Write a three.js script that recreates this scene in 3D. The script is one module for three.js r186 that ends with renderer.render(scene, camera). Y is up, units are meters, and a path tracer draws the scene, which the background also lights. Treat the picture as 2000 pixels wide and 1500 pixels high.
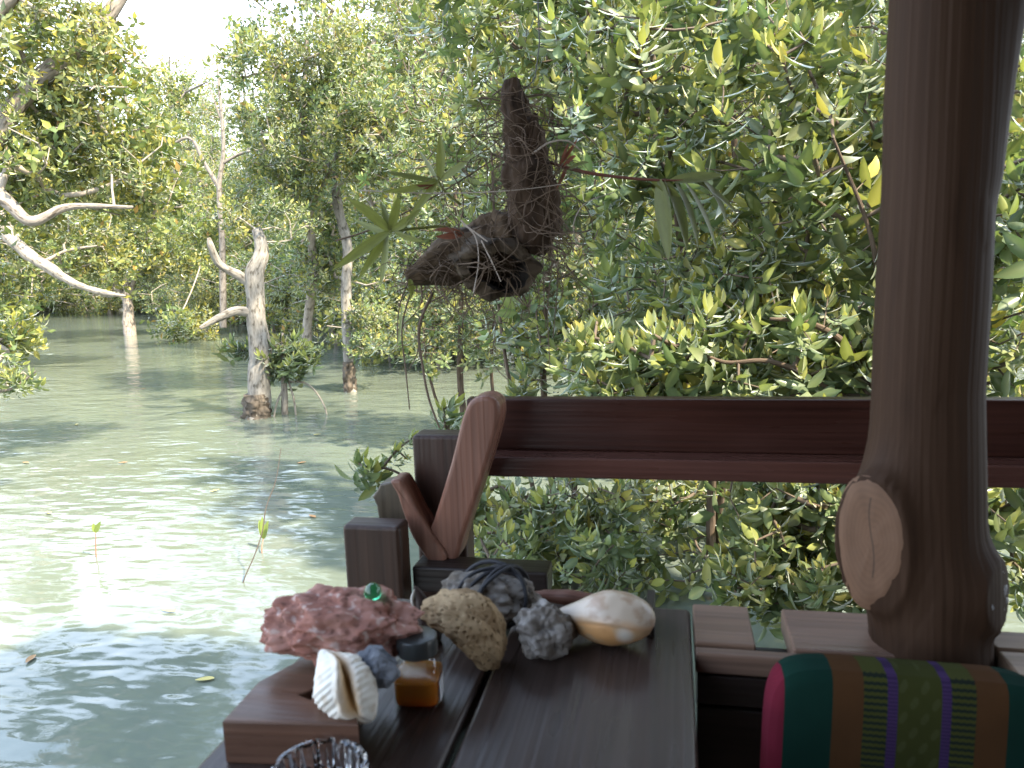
import * as THREE from 'three';
import { mergeGeometries, mergeVertices } from 'three/addons/utils/BufferGeometryUtils.js';
import { RoundedBoxGeometry } from 'three/addons/geometries/RoundedBoxGeometry.js';
import { ImprovedNoise } from 'three/addons/math/ImprovedNoise.js';

// ---------------------------------------------------------------- camera, sky, sun, exposure
const scene = new THREE.Scene();
const camera = new THREE.PerspectiveCamera(53.13, 4 / 3, 0.02, 600);
camera.position.set(0, 1.95, 0);
camera.rotation.set(THREE.MathUtils.degToRad(-9.05), THREE.MathUtils.degToRad(11.85), -0.035, 'YXZ');
camera.focus = 5.5; camera.userData.fStop = 9;
const renderer = new THREE.WebGLRenderer({ antialias: true });
renderer.setSize(1024, 768);
renderer.toneMapping = THREE.LinearToneMapping;
renderer.toneMappingExposure = 4.2;
renderer.shadowMap.enabled = true;

const toSun = new THREE.Vector3(0.62, 0.85, 0.24).normalize();
const sun = new THREE.DirectionalLight(new THREE.Color(1.0, 0.9, 0.72), 4.6);
sun.name = 'sun';
sun.position.copy(toSun).multiplyScalar(60);
sun.castShadow = true; sun.shadow.radius = 3.5; sun.shadow.mapSize.set(4096, 4096);
sun.shadow.camera.left = sun.shadow.camera.bottom = -40; sun.shadow.camera.right = sun.shadow.camera.top = 40; sun.shadow.camera.far = 160;
scene.add(sun);

const rgb = (r, g, b) => new THREE.Color().setRGB(r, g, b);
const perlin = new ImprovedNoise();
const smooth = (a, b, t) => { t = Math.min(1, Math.max(0, (t - a) / (b - a))); return t * t * (3 - 2 * t); };
const lerp = (a, b, t) => a + (b - a) * t;
const fbm = (x, y, z, o = 4) => { let s = 0, a = 0.5; for (let i = 0; i < o; i++) { s += a * perlin.noise(x, y, z); x *= 2.03; y *= 2.03; z *= 2.03; a *= 0.5; } return s; };
{ // pale hazy tropical sky, blue overhead
  const w = 512, h = 256, d = new Float32Array(w * h * 4);
  for (let j = 0; j < h; j++) for (let i = 0; i < w; i++) {
    const el = (j + 0.5) / h * Math.PI - Math.PI / 2, az = (i + 0.5) / w * 2 * Math.PI;
    const e = Math.max(0, Math.sin(el)), k = (j * w + i) * 4;
    const t = Math.pow(1 - e, 2.2);
    const X = Math.cos(el) * Math.cos(az), Z = Math.cos(el) * Math.sin(az), Y = e + 0.12;
    const c = smooth(0.02, 0.3, fbm(X / Y * 0.55 + 3, Z / Y * 0.55, 1.7, 5)) * smooth(0, 0.25, e) * 0.6;
    d[k] = lerp(lerp(0.56, 1.1, t), 1.35, c); d[k + 1] = lerp(lerp(0.76, 1.18, t), 1.35, c); d[k + 2] = lerp(lerp(1.12, 1.24, t), 1.34, c); d[k + 3] = 1;
  }
  const tex = new THREE.DataTexture(d, w, h, THREE.RGBAFormat, THREE.FloatType);
  tex.mapping = THREE.EquirectangularReflectionMapping; tex.magFilter = THREE.LinearFilter; tex.needsUpdate = true;
  scene.background = tex; scene.environment = tex;
}

// ---------------------------------------------------------------- helpers
function makeRng(s) { let a = s >>> 0; return () => { a = (a + 0x6D2B79F5) | 0; let t = Math.imul(a ^ (a >>> 15), 1 | a); t = (t + Math.imul(t ^ (t >>> 7), 61 | t)) ^ t; return ((t ^ (t >>> 14)) >>> 0) / 4294967296; }; }
const V = (x, y, z) => Array.isArray(x) ? new THREE.Vector3(x[0], x[1], x[2]) : new THREE.Vector3(x, y, z);
const used = {};
function numbered(n) { used[n] = (used[n] ?? -1) + 1; return used[n] ? `${n}_${String(used[n]).padStart(3, '0')}` : n; }
function thing(name, label, category, at = [0, 0, 0], group) {
  const o = new THREE.Group(); o.name = numbered(name); o.position.set(...at); o.userData = { label, category };
  if (group) o.userData.group = group;
  scene.add(o); return o;
}
function part(parent, name, geo, mat, kind, label) {
  const m = new THREE.Mesh(geo, mat); m.name = name; m.castShadow = m.receiveShadow = true;
  if (kind) m.userData.kind = kind; if (label) m.userData.label = label;
  parent.add(m); return m;
}
function single(name, label, category, geo, mat, group) {
  const m = new THREE.Mesh(geo, mat); m.name = numbered(name); m.castShadow = m.receiveShadow = true;
  m.userData = { label, category }; if (group) m.userData.group = group;
  scene.add(m); return m;
}
function structure(name, geo, mat) { const m = new THREE.Mesh(geo, mat); m.name = numbered(name); m.receiveShadow = m.castShadow = true; m.userData.kind = 'structure'; scene.add(m); return m; }

// tileable noise for textures
function tileNoise(seed) {
  const rng = makeRng(seed), N = 64, g = new Float32Array(N * N * 2);
  for (let i = 0; i < N * N; i++) { const a = rng() * 6.2832; g[2 * i] = Math.cos(a); g[2 * i + 1] = Math.sin(a); }
  return (x, y, px, py) => {
    const x0 = Math.floor(x), y0 = Math.floor(y), fx = x - x0, fy = y - y0, u = fx * fx * fx * (fx * (fx * 6 - 15) + 10), v = fy * fy * fy * (fy * (fy * 6 - 15) + 10);
    const at = (i, j) => { const k = ((((y0 + j) % py) + py) % py) % N * N + ((((x0 + i) % px) + px) % px) % N; return g[2 * k] * (fx - i) + g[2 * k + 1] * (fy - j); };
    return lerp(lerp(at(0, 0), at(1, 0), u), lerp(at(0, 1), at(1, 1), u), v);
  };
}
function dataTex(w, h, f, srgb = false) {   // f(u, v) -> [r, g, b] 0..1
  const d = new Uint8Array(w * h * 4);
  for (let j = 0; j < h; j++) for (let i = 0; i < w; i++) {
    const c = f((i + 0.5) / w, (j + 0.5) / h), k = (j * w + i) * 4;
    d[k] = Math.max(0, Math.min(255, c[0] * 255)); d[k + 1] = Math.max(0, Math.min(255, c[1] * 255)); d[k + 2] = Math.max(0, Math.min(255, c[2] * 255)); d[k + 3] = 255;
  }
  const t = new THREE.DataTexture(d, w, h, THREE.RGBAFormat); t.wrapS = t.wrapT = THREE.RepeatWrapping; t.magFilter = THREE.LinearFilter; t.minFilter = THREE.LinearMipmapLinearFilter; t.generateMipmaps = true;
  if (srgb) t.colorSpace = THREE.SRGBColorSpace; t.needsUpdate = true; return t;
}
function tfbm(n, u, v, px, py, o) { let s = 0, a = 0.5; for (let i = 0; i < o; i++) { s += a * n(u * px, v * py, px, py); px *= 2; py *= 2; a *= 0.5; } return s; }

const n1 = tileNoise(11), n2 = tileNoise(23), n3 = tileNoise(37);
// wood grain: u across the grain (0.4 m), v along it (1.6 m)
const woodTone = (u, v) => {
  const warp = 0.05 * n3(u * 3, v * 2, 3, 2);
  const rings = 0.5 + 0.5 * Math.sin((u + warp + 0.06 * n1(u * 4, v * 2, 4, 2)) * 6.2832 * 7);
  const fine = tfbm(n1, u, v, 48, 3, 2), pores = tfbm(n2, u, v, 64, 8, 1);
  const worn = tfbm(n3, u, v, 3, 5, 4);
  return 0.7 + 0.06 * rings + 0.5 * fine + 0.3 * Math.min(0, pores) + 0.45 * worn;
};
const woodMap = dataTex(512, 1024, (u, v) => { const t = woodTone(u, v), w = 0.5 + tfbm(n2, u, v, 4, 6, 3); return [t, t * lerp(0.93, 1.02, w), t * lerp(0.86, 1.06, w)]; });
const woodRough = dataTex(256, 512, (u, v) => { const t = 0.55 + 0.35 * tfbm(n1, u, v, 24, 3, 2) + 0.5 * tfbm(n3, u, v, 4, 6, 3); return [t, t, t]; });
const woodBump = dataTex(512, 512, (u, v) => { const t = 0.5 + 0.5 * tfbm(n1, u, v, 48, 4, 2) + 0.35 * tfbm(n2, u, v, 8, 3, 3); return [t, t, t]; });
// bark: u round the stem, v along it, both in metres (tile 0.5 m)
const barkMap = dataTex(512, 512, (u, v) => {
  const f = tfbm(n1, u, v, 14, 5, 4), l = smooth(0.04, 0.2, tfbm(n2, u, v, 4, 4, 4)), dk = smooth(0.06, 0.22, tfbm(n3, u, v, 5, 3, 4));
  const t = 0.74 + 0.7 * f; let c = [t, t * 0.97, t * 0.92];
  c = [lerp(c[0], 1.0, l * 0.6), lerp(c[1], 1.0, l * 0.6), lerp(c[2], 0.98, l * 0.6)];
  return c.map((x, i) => x * lerp(1, [0.42, 0.4, 0.37][i], dk));
});
const barkBump = dataTex(512, 512, (u, v) => { const t = 0.5 + 0.8 * tfbm(n1, u, v, 14, 5, 4) + 0.3 * tfbm(n3, u, v, 5, 3, 4); return [t, t, t]; });
const blotchMap = dataTex(256, 256, (u, v) => { const t = 0.86 + 0.5 * tfbm(n2, u, v, 4, 4, 5), s = tfbm(n3, u, v, 24, 24, 2); const k = t + 0.22 * s; return [k, k * 0.99, k * 0.97]; });

function wood(r, g, b, rough = 0.6, bump = 0.0012) {
  return new THREE.MeshPhysicalMaterial({ color: rgb(r * 1.12, g * 1.06, b), specularIntensity: 0.5, map: woodMap, roughness: rough, roughnessMap: rough < 0.9 ? woodRough : null, bumpMap: woodBump, bumpScale: bump });
}
const bark = (r, g, b, bump = 0.006) => new THREE.MeshPhysicalMaterial({ color: rgb(r, g, b), specularIntensity: 0.5, map: barkMap, roughness: 0.92, bumpMap: barkBump, bumpScale: bump });

// uv in tiles of tu x tv metres, v along the axis of the grain
function grainUV(geo, axis = 2, tu = 0.4, tv = 1.6, ou = 0, ov = 0) {
  const p = geo.attributes.position, n = geo.attributes.normal, uv = new Float32Array(p.count * 2);
  const o1 = (axis + 1) % 3, o2 = (axis + 2) % 3;
  for (let i = 0; i < p.count; i++) {
    const P = [p.getX(i), p.getY(i), p.getZ(i)], N = [Math.abs(n.getX(i)), Math.abs(n.getY(i)), Math.abs(n.getZ(i))];
    if (N[axis] > 0.8) { uv[2 * i] = P[o1] / tu + ou; uv[2 * i + 1] = P[o2] / tu * 0.5 + ov; }
    else { uv[2 * i] = (N[o1] > N[o2] ? P[o2] : P[o1]) / tu + ou; uv[2 * i + 1] = P[axis] / tv + ov; }
  }
  geo.setAttribute('uv', new THREE.BufferAttribute(uv, 2)); return geo;
}
let plankSeed = 0;
function plank(x0, x1, y0, y1, z0, z1, axis, bevel = 0.004) {
  const g = new RoundedBoxGeometry(Math.abs(x1 - x0), Math.abs(y1 - y0), Math.abs(z1 - z0), 2, Math.min(bevel, 0.45 * Math.min(Math.abs(x1 - x0), Math.abs(y1 - y0), Math.abs(z1 - z0))));
  plankSeed++; grainUV(g, axis, 0.4, 1.6, plankSeed * 0.37, plankSeed * 0.61);
  g.translate((x0 + x1) / 2, (y0 + y1) / 2, (z0 + z1) / 2); return g;
}
// tube through points [x, y, z, r]; knobbly with amp; optional caps
function tube(pts, sides = 8, steps = 4, amp = 0, freq = 6, cap = true, ref = [0, 0, 0]) {
  const P = pts.map((p) => V(p)), curve = P.length > 2 ? new THREE.CatmullRomCurve3(P, false, 'centripetal') : new THREE.LineCurve3(P[0], P[1]);
  const n = (pts.length - 1) * steps, pos = [], uv = [], idx = [];
  let N = new THREE.Vector3(), prevT = null, len = 0, last = null;
  for (let i = 0; i <= n; i++) {
    const t = i / n, c = curve.getPoint(t), T = curve.getTangent(t), f = t * (pts.length - 1), k = Math.min(pts.length - 2, Math.floor(f)), r = lerp(pts[k][3], pts[k + 1][3], f - k);
    if (!prevT) { N.set(Math.abs(T.y) > 0.9 ? 1 : 0, Math.abs(T.y) > 0.9 ? 0 : 1, 0).cross(T).normalize(); } else { N.addScaledVector(T, -N.dot(T)).normalize(); }
    prevT = T; const B = T.clone().cross(N);
    if (last) len += c.distanceTo(last); last = c;
    const turns = Math.max(1, Math.round(2 * Math.PI * pts[0][3] / 0.5));
    for (let s = 0; s <= sides; s++) {
      const a = s / sides * 2 * Math.PI, ca = Math.cos(a), sa = Math.sin(a);
      const dx = N.x * ca + B.x * sa, dy = N.y * ca + B.y * sa, dz = N.z * ca + B.z * sa;
      const rr = r * (1 + (amp ? amp * fbm((c.x + dx * r) * freq + 7.3, (c.y + dy * r) * freq * 0.6, (c.z + dz * r) * freq, 3) * 2 : 0));
      pos.push(c.x + dx * rr - ref[0], c.y + dy * rr - ref[1], c.z + dz * rr - ref[2]); uv.push(s / sides * turns, len / 0.5);
      if (i < n && s < sides) { const q = i * (sides + 1) + s; idx.push(q, q + 1, q + sides + 1, q + 1, q + sides + 2, q + sides + 1); }
    }
  }
  if (cap) for (const e of [0, 1]) {
    const b = e ? n * (sides + 1) : 0, c = curve.getPoint(e), k = pos.length / 3;
    pos.push(c.x - ref[0], c.y - ref[1], c.z - ref[2]); uv.push(0.5, len * e / 0.5 + 0.05);
    for (let s = 0; s < sides; s++) e ? idx.push(b + s, b + s + 1, k) : idx.push(b + s + 1, b + s, k);
  }
  const g = new THREE.BufferGeometry();
  g.setAttribute('position', new THREE.Float32BufferAttribute(pos, 3)); g.setAttribute('uv', new THREE.Float32BufferAttribute(uv, 2)); g.setIndex(idx); g.computeVertexNormals();
  // weld the seam's normals
  const nn = g.attributes.normal;
  for (let i = 0; i <= n; i++) { const a = i * (sides + 1), b = a + sides; const x = nn.getX(a) + nn.getX(b), y = nn.getY(a) + nn.getY(b), z = nn.getZ(a) + nn.getZ(b), l = Math.hypot(x, y, z) || 1; nn.setXYZ(a, x / l, y / l, z / l); nn.setXYZ(b, x / l, y / l, z / l); }
  return g;
}
// lump: a sphere of directions pushed out to radius f(dir); color(dir, pos) gives vertex colours
function lump(detail, radius, color) {
  let g = new THREE.IcosahedronGeometry(1, detail); g.deleteAttribute('uv'); g.deleteAttribute('normal'); g = mergeVertices(g, 1e-5);
  const p = g.attributes.position, col = new Float32Array(p.count * 3), d = new THREE.Vector3();
  for (let i = 0; i < p.count; i++) {
    d.fromBufferAttribute(p, i).normalize(); const q = radius(d); p.setXYZ(i, q[0], q[1], q[2]);
    const c = color(d, q); col[3 * i] = c[0]; col[3 * i + 1] = c[1]; col[3 * i + 2] = c[2];
  }
  g.setAttribute('color', new THREE.BufferAttribute(col, 3)); g.computeVertexNormals(); return g;
}
const mix3 = (a, b, t) => [lerp(a[0], b[0], t), lerp(a[1], b[1], t), lerp(a[2], b[2], t)];
function place(g, at, rot = [0, 0, 0]) { g.applyMatrix4(new THREE.Matrix4().makeRotationFromEuler(new THREE.Euler(...rot))); g.translate(...at); return g; }
// ---------------------------------------------------------------- water
{
  const ripple = dataTex(1024, 1024, (u, v) => {
    const w = 0.03 * n3(u * 4, v * 4, 4, 4);
    const t = 0.5 + 0.55 * tfbm(n1, u + w, v, 5, 11, 3) + 0.22 * tfbm(n2, u, v + w, 18, 38, 2); return [t, t, t];
  });
  const murk = dataTex(512, 512, (u, v) => { const t = tfbm(n2, u, v, 3, 4, 4); return [0.93 + 0.16 * t, 0.95 + 0.08 * t, 0.93 - 0.1 * t]; });
  const g = new THREE.PlaneGeometry(500, 500, 1, 1); g.rotateX(-Math.PI / 2);
  const uv = g.attributes.uv; for (let i = 0; i < uv.count; i++) uv.setXY(i, uv.getX(i) * 500 / 4.2, uv.getY(i) * 500 / 4.2);
  murk.repeat.set(0.21, 0.21);
  const m = new THREE.MeshPhysicalMaterial({ color: rgb(0.112, 0.127, 0.1), map: murk, roughness: 0.05, ior: 1.5, bumpMap: ripple, bumpScale: 0.034 });
  structure('water', g, m);
}
{ // low mud bank that closes the channel behind the farthest trees
  const P = [], U = [], I = [], N = 90, M = 7;
  for (let i = 0; i <= N; i++) for (let j = 0; j <= M; j++) {
    const a = lerp(-1.35, 0.9, i / N), t = j / M, r = lerp(60, 84, t) + 2 * perlin.noise(i * 0.3, 0, 5), y = -0.3 + 2.1 * Math.sin(Math.PI * t) * (1 + 0.4 * perlin.noise(i * 0.4, j * 0.7, 1));
    P.push(Math.sin(a) * r, y, -Math.cos(a) * r); U.push(i * 0.8, j * 1.2); if (i < N && j < M) { const q = i * (M + 1) + j; I.push(q, q + M + 1, q + 1, q + 1, q + M + 1, q + M + 2); }
  }
  const g = new THREE.BufferGeometry(); g.setAttribute('position', new THREE.Float32BufferAttribute(P, 3)); g.setAttribute('uv', new THREE.Float32BufferAttribute(U, 2)); g.setIndex(I); g.computeVertexNormals();
  structure('mud_bank', g, new THREE.MeshStandardMaterial({ color: rgb(0.075, 0.065, 0.04), map: blotchMap, roughness: 1, side: THREE.DoubleSide }));
}
// ---------------------------------------------------------------- mangroves
// a leaf of unit length along +y, folded along the midrib and curved, with its tone in vertex colours
function leafGeo(width, fold, curl, tone, rows = 4) {
  const P = [0, 0, 0], C = [], I = [], rib = mix3(tone, [0.3, 0.34, 0.12], 0.3); C.push(...rib);
  for (let j = 1; j < rows; j++) {
    const t = j / rows, w = width * 0.5 * Math.pow(Math.sin(Math.PI * Math.pow(t, 0.8)), 0.8), z = curl * t * t, y = t * (1 - 0.15 * Math.abs(curl) * t);
    P.push(-w, y, z + fold * w, 0, y, z, w, y, z + fold * w); C.push(...tone, ...rib, ...tone);
  }
  P.push(0, 1 - 0.15 * Math.abs(curl), curl); C.push(...tone);
  I.push(0, 2, 1, 0, 3, 2);
  for (let j = 0; j < rows - 2; j++) { const a = 1 + j * 3; I.push(a, a + 1, a + 3, a + 1, a + 4, a + 3, a + 1, a + 2, a + 4, a + 2, a + 5, a + 4); }
  const a = 1 + (rows - 2) * 3, e = P.length / 3 - 1; I.push(a, a + 1, e, a + 1, a + 2, e);
  const g = new THREE.BufferGeometry(); g.setAttribute('position', new THREE.Float32BufferAttribute(P, 3)); g.setAttribute('color', new THREE.Float32BufferAttribute(C, 3)); g.setIndex(I); g.computeVertexNormals(); return g;
}
const leafMat = new THREE.MeshPhysicalMaterial({ color: rgb(1, 1, 1), vertexColors: true, side: THREE.DoubleSide, roughness: 0.95, transmission: 0.48, thickness: 0, clearcoat: 0.6, clearcoatRoughness: 0.22 });
const tones = [[0.055, 0.1, 0.024], [0.08, 0.135, 0.026], [0.115, 0.165, 0.028], [0.165, 0.2, 0.03], [0.28, 0.3, 0.04], [0.36, 0.36, 0.055], [0.32, 0.2, 0.04]];
const leaves = tones.map((t, i) => leafGeo(0.34 + 0.03 * (i % 3), 0.35, -0.18 - 0.05 * (i % 2), t, 4));
const leavesFar = tones.map((t, i) => leafGeo(0.46, 0.3, -0.2, t, 2));
function pickTone(rng, young) { const r = rng(); if (young) return r < 0.55 ? 4 : r < 0.8 ? 5 : 3; return r < 0.3 ? 0 : r < 0.58 ? 1 : r < 0.8 ? 2 : r < 0.94 ? 3 : r < 0.985 ? 4 : 6; }
// a rosette: leaves spiralling round a twig tip that points along +y; returns [matrix, tone]
function rosette(rng, n, size) {
  const out = [], q = new THREE.Quaternion(), a0 = rng() * 6.28;
  for (let k = 0; k < n; k++) {
    const f = k / (n - 1), pitch = lerp(1.9, 0.35, f) + (rng() - 0.5) * 0.5, az = a0 + k * 2.4 + (rng() - 0.5) * 0.5, L = size * lerp(1.05, 0.75, f) * (0.8 + 0.4 * rng());
    const m = new THREE.Matrix4().makeRotationY(az).multiply(new THREE.Matrix4().makeRotationX(pitch)).multiply(new THREE.Matrix4().makeRotationY((rng() - 0.5) * 0.9));
    m.scale(new THREE.Vector3(L, L, L)); m.setPosition(0, lerp(-size * 1.1, 0, f), 0);
    out.push([m, pickTone(rng, f > 0.75)]);
  }
  return out;
}
function clumpLeaves(seed, tips, size, spread, far) {
  const rng = makeRng(seed), out = [];
  for (let t = 0; t < tips; t++) {
    const off = tips === 1 ? new THREE.Vector3() : V((rng() - 0.5) * 2, (rng() - 0.5) * 1.6, (rng() - 0.5) * 2).multiplyScalar(spread);
    const tilt = new THREE.Matrix4().makeRotationFromEuler(new THREE.Euler((rng() - 0.5) * 1.5, rng() * 6, (rng() - 0.5) * 1.5)); if (tips > 1) tilt.setPosition(off);
    for (const [m, tone] of rosette(rng, far ? 8 : 11, size)) out.push([tips > 1 ? tilt.clone().multiply(m) : m, tone]);
  }
  return out;
}
const clumpGeo = (set, far) => mergeGeometries(set.map(([m, tone]) => (far ? leavesFar : leaves)[tone].clone().applyMatrix4(m)));
// skeleton: points in the crown joined one by one to the nearest part of the tree
function skeleton(rng, trunk, crowns, detail) {
  const nodes = [], add = (p, parent, r = 0) => { nodes.push({ p, parent, r, kids: 0 }); return nodes.length - 1; };
  for (const line of trunk) { // each line is a path of [x, y, z, r]; the upper half may carry branches
    const c = new THREE.CatmullRomCurve3(line.map((q) => V(q)), false, 'centripetal'), n = Math.max(6, line.length * 3);
    for (let i = Math.floor(n * 0.35); i <= n; i++) { const t = i / n, f = t * (line.length - 1), k = Math.min(line.length - 2, Math.floor(f)); add(c.getPoint(t), -1, lerp(line[k][3], line[k + 1][3], f - k)); }
  }
  const targets = [];
  for (const c of crowns) for (let i = 0; i < c.n; i++) {
    const d = V(rng() * 2 - 1, rng() * 2 - 1, rng() * 2 - 1).normalize().multiplyScalar(Math.pow(rng(), c.shell ?? 0.42));
    const w = 1 + 0.35 * perlin.noise(d.x * 2 + c.c[0], d.y * 2 + c.c[1], d.z * 2 + c.c[2]);
    const p = V(c.c[0] + d.x * c.r[0] * w, c.c[1] + d.y * c.r[1] * w, c.c[2] + d.z * c.r[2] * w);
    if (p.y > 0.12) targets.push(p);
  }
  const near = (p) => { let b = 0, bd = 1e9; for (let i = 0; i < nodes.length; i++) { const n = nodes[i].p, dx = n.x - p.x, dy = n.y - p.y, dz = n.z - p.z, d = dx * dx + dz * dz + dy * dy * (dy > 0 ? 2.2 : 0.8); if (d < bd) { bd = d; b = i; } } return [b, bd]; };
  targets.forEach((p) => { p.key = near(p)[1]; }); targets.sort((a, b) => a.key - b.key);
  const tips = [], edges = [];
  for (const p of targets) {
    let [k] = near(p); const a = nodes[k].p.clone(), d = p.clone().sub(a), L = d.length(), seg = Math.max(1, Math.min(5, Math.round(L / detail)));
    const bow = V(rng() - 0.5, rng() * 0.4 - 0.5, rng() - 0.5).multiplyScalar(L * 0.22);
    for (let s = 1; s <= seg; s++) { const t = s / seg; const q = a.clone().addScaledVector(d, t).addScaledVector(bow, 4 * t * (1 - t) * 0.5); const i = add(q, k); edges.push([k, i]); k = i; }
    const dir = nodes[k].p.clone().sub(nodes[nodes[k].parent]?.p ?? a).normalize(); tips.push({ p: nodes[k].p, dir, node: k });
  }
  for (const t of tips) for (let k = t.node; k >= 0 && nodes[k].parent >= 0; k = nodes[k].parent) nodes[k].kids++;
  return { nodes, edges, tips };
}
function twigs(sk, tipR, sidesMax, ref, maxR) {
  const pos = [], nor = [], uv = [], idx = [], rad = (i) => { const n = sk.nodes[i]; return n.parent < 0 ? Math.min(maxR, n.r || 0.02) : Math.min(maxR, tipR * Math.pow(n.kids, 0.42)); };
  for (const [a, b] of sk.edges) {
    const A = sk.nodes[a].p, B = sk.nodes[b].p, rb = rad(b), ra = sk.nodes[a].parent < 0 ? Math.min(rad(a), rb * 1.3) : Math.min(rad(a), rb * 1.5), d = B.clone().sub(A), L = d.length(); if (L < 1e-4) continue; d.divideScalar(L);
    const N = V(Math.abs(d.y) > 0.9 ? 1 : 0, Math.abs(d.y) > 0.9 ? 0 : 1, 0).cross(d).normalize(), Q = d.clone().cross(N), sides = rb > 0.012 ? sidesMax : Math.min(sidesMax, 4), k = pos.length / 3;
    for (let s = 0; s <= sides; s++) { const t = s / sides * 2 * Math.PI, c = Math.cos(t), e = Math.sin(t), x = N.x * c + Q.x * e, y = N.y * c + Q.y * e, z = N.z * c + Q.z * e;
      pos.push(A.x + x * ra - ref[0], A.y + y * ra - ref[1], A.z + z * ra - ref[2], B.x + x * rb - ref[0], B.y + y * rb - ref[1], B.z + z * rb - ref[2]); nor.push(x, y, z, x, y, z); uv.push(s / sides, A.y * 2, s / sides, A.y * 2 + L * 2);
      if (s < sides) { const q = k + 2 * s; idx.push(q, q + 2, q + 1, q + 1, q + 2, q + 3); } }
  }
  const g = new THREE.BufferGeometry(); g.setAttribute('position', new THREE.Float32BufferAttribute(pos, 3)); g.setAttribute('normal', new THREE.Float32BufferAttribute(nor, 3)); g.setAttribute('uv', new THREE.Float32BufferAttribute(uv, 2)); g.setIndex(idx); return g;
}
const EYE = V(0, 1.95, 0);
const sets = { near: [1, 2, 3, 4].map((i) => clumpLeaves(100 + i, 1, 0.092, 0, false)), mid: [1, 2, 3].map((i) => clumpLeaves(200 + i, 5, 0.085, 0.15, true)), far: [1, 2, 3].map((i) => clumpLeaves(300 + i, 9, 0.11, 0.3, true)) };
const palette = { near: sets.near.map((s) => clumpGeo(s, false)), mid: sets.mid.map((s) => clumpGeo(s, true)), far: sets.far.map((s) => clumpGeo(s, true)) };
// one tree: { trunk: paths, limbs: paths, crowns, kind, leafParts, barkMat, scale }
function tree(name, label, o) {
  const rng = makeRng(o.seed), base = [o.trunk[0][0][0], 0, o.trunk[0][0][2]], t = thing(name, label, o.category ?? 'tree', base, o.group);
  o.trunk.forEach((l, i) => part(t, i ? 'limb' : 'trunk', tube(l, l[0][3] > 0.06 ? 14 : 8, 6, o.knob ?? 0.12, 5, true, base), o.bark));
  if (o.wet) { const [c, h] = o.wet, l = o.trunk[0]; part(t, 'wet_foot', tube([[c[0], -0.3, c[2], l[0][3] * 1.05], [c[0], 0.02, c[2], l[1][3] * 1.05], [c[0], h, c[2], l[1][3] * 1.0], [c[0], h * 1.6, c[2], l[1][3] * 0.88]], 26, 12, 0.34, 16, true, base), bark(0.13, 0.105, 0.08, 0.006)); }
  const sk = skeleton(rng, o.trunk, o.crowns, o.kind === 'near' ? 0.12 : o.kind === 'mid' ? 0.25 : 0.5);
  part(t, 'branches', twigs(sk, o.kind === 'near' ? 0.0026 : o.kind === 'mid' ? 0.005 : 0.009, 6, base, o.maxR ?? 0.05), o.twigMat ?? o.bark, 'stuff');
  const set = palette[o.kind], lists = set.map(() => []), one = new THREE.Matrix4();
  const frames = sk.tips.map((tip, i) => {
    const up = V((rng() - 0.5) * 0.9, 0.75, (rng() - 0.5) * 0.9).addScaledVector(tip.dir, 0.8).normalize();
    const q = new THREE.Quaternion().setFromUnitVectors(V(0, 1, 0), up).multiply(new THREE.Quaternion().setFromAxisAngle(V(0, 1, 0), rng() * 6.283));
    const s = (o.leaf ?? 1) * (0.6 + 0.75 * rng());
    return { p: tip.p, m: new THREE.Matrix4().compose(tip.p.clone().sub(V(base)), q, V(s, s, s)), v: Math.floor(rng() * set.length), d: tip.p.distanceTo(EYE), c: 0.8 + 0.4 * rng(), h: rng() };
  });
  let own = new Set();
  if (o.leafParts) own = new Set(frames.map((f, i) => [f.d, i]).sort((a, b) => a[0] - b[0]).slice(0, Math.floor(o.leafParts / sets[o.kind][0].length)).map((x) => x[1]));
  frames.forEach((f, i) => {
    if (own.has(i)) for (const [m, tone] of sets[o.kind][f.v]) { const mesh = new THREE.Mesh(leaves[tone], leafMat); mesh.name = 'leaf'; mesh.castShadow = mesh.receiveShadow = true; mesh.applyMatrix4(one.multiplyMatrices(f.m, m)); t.add(mesh); }
    else lists[f.v].push(f);
  });
  const tint = new THREE.Color(), base3 = o.tint ?? [1, 1, 1];
  lists.forEach((l, v) => {
    if (!l.length) return;
    const im = new THREE.InstancedMesh(set[v], leafMat, l.length); im.name = 'foliage'; im.userData.kind = 'stuff'; im.castShadow = im.receiveShadow = true;
    l.forEach((f, i) => { im.setMatrixAt(i, f.m); im.setColorAt(i, tint.setRGB(base3[0] * f.c * (0.9 + 0.35 * f.h), base3[1] * f.c, base3[2] * f.c * (1.1 - 0.3 * f.h))); });
    t.add(im);
  });
  return t;
}
const paleBark = bark(0.28, 0.255, 0.22), greyBark = bark(0.32, 0.28, 0.23), brownBark = bark(0.13, 0.095, 0.068, 0.004), twigBark = new THREE.MeshStandardMaterial({ color: rgb(0.12, 0.088, 0.06), map: blotchMap, roughness: 0.9 });
const greyTwig = new THREE.MeshStandardMaterial({ color: rgb(0.33, 0.28, 0.22), map: blotchMap, roughness: 0.9 });

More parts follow.
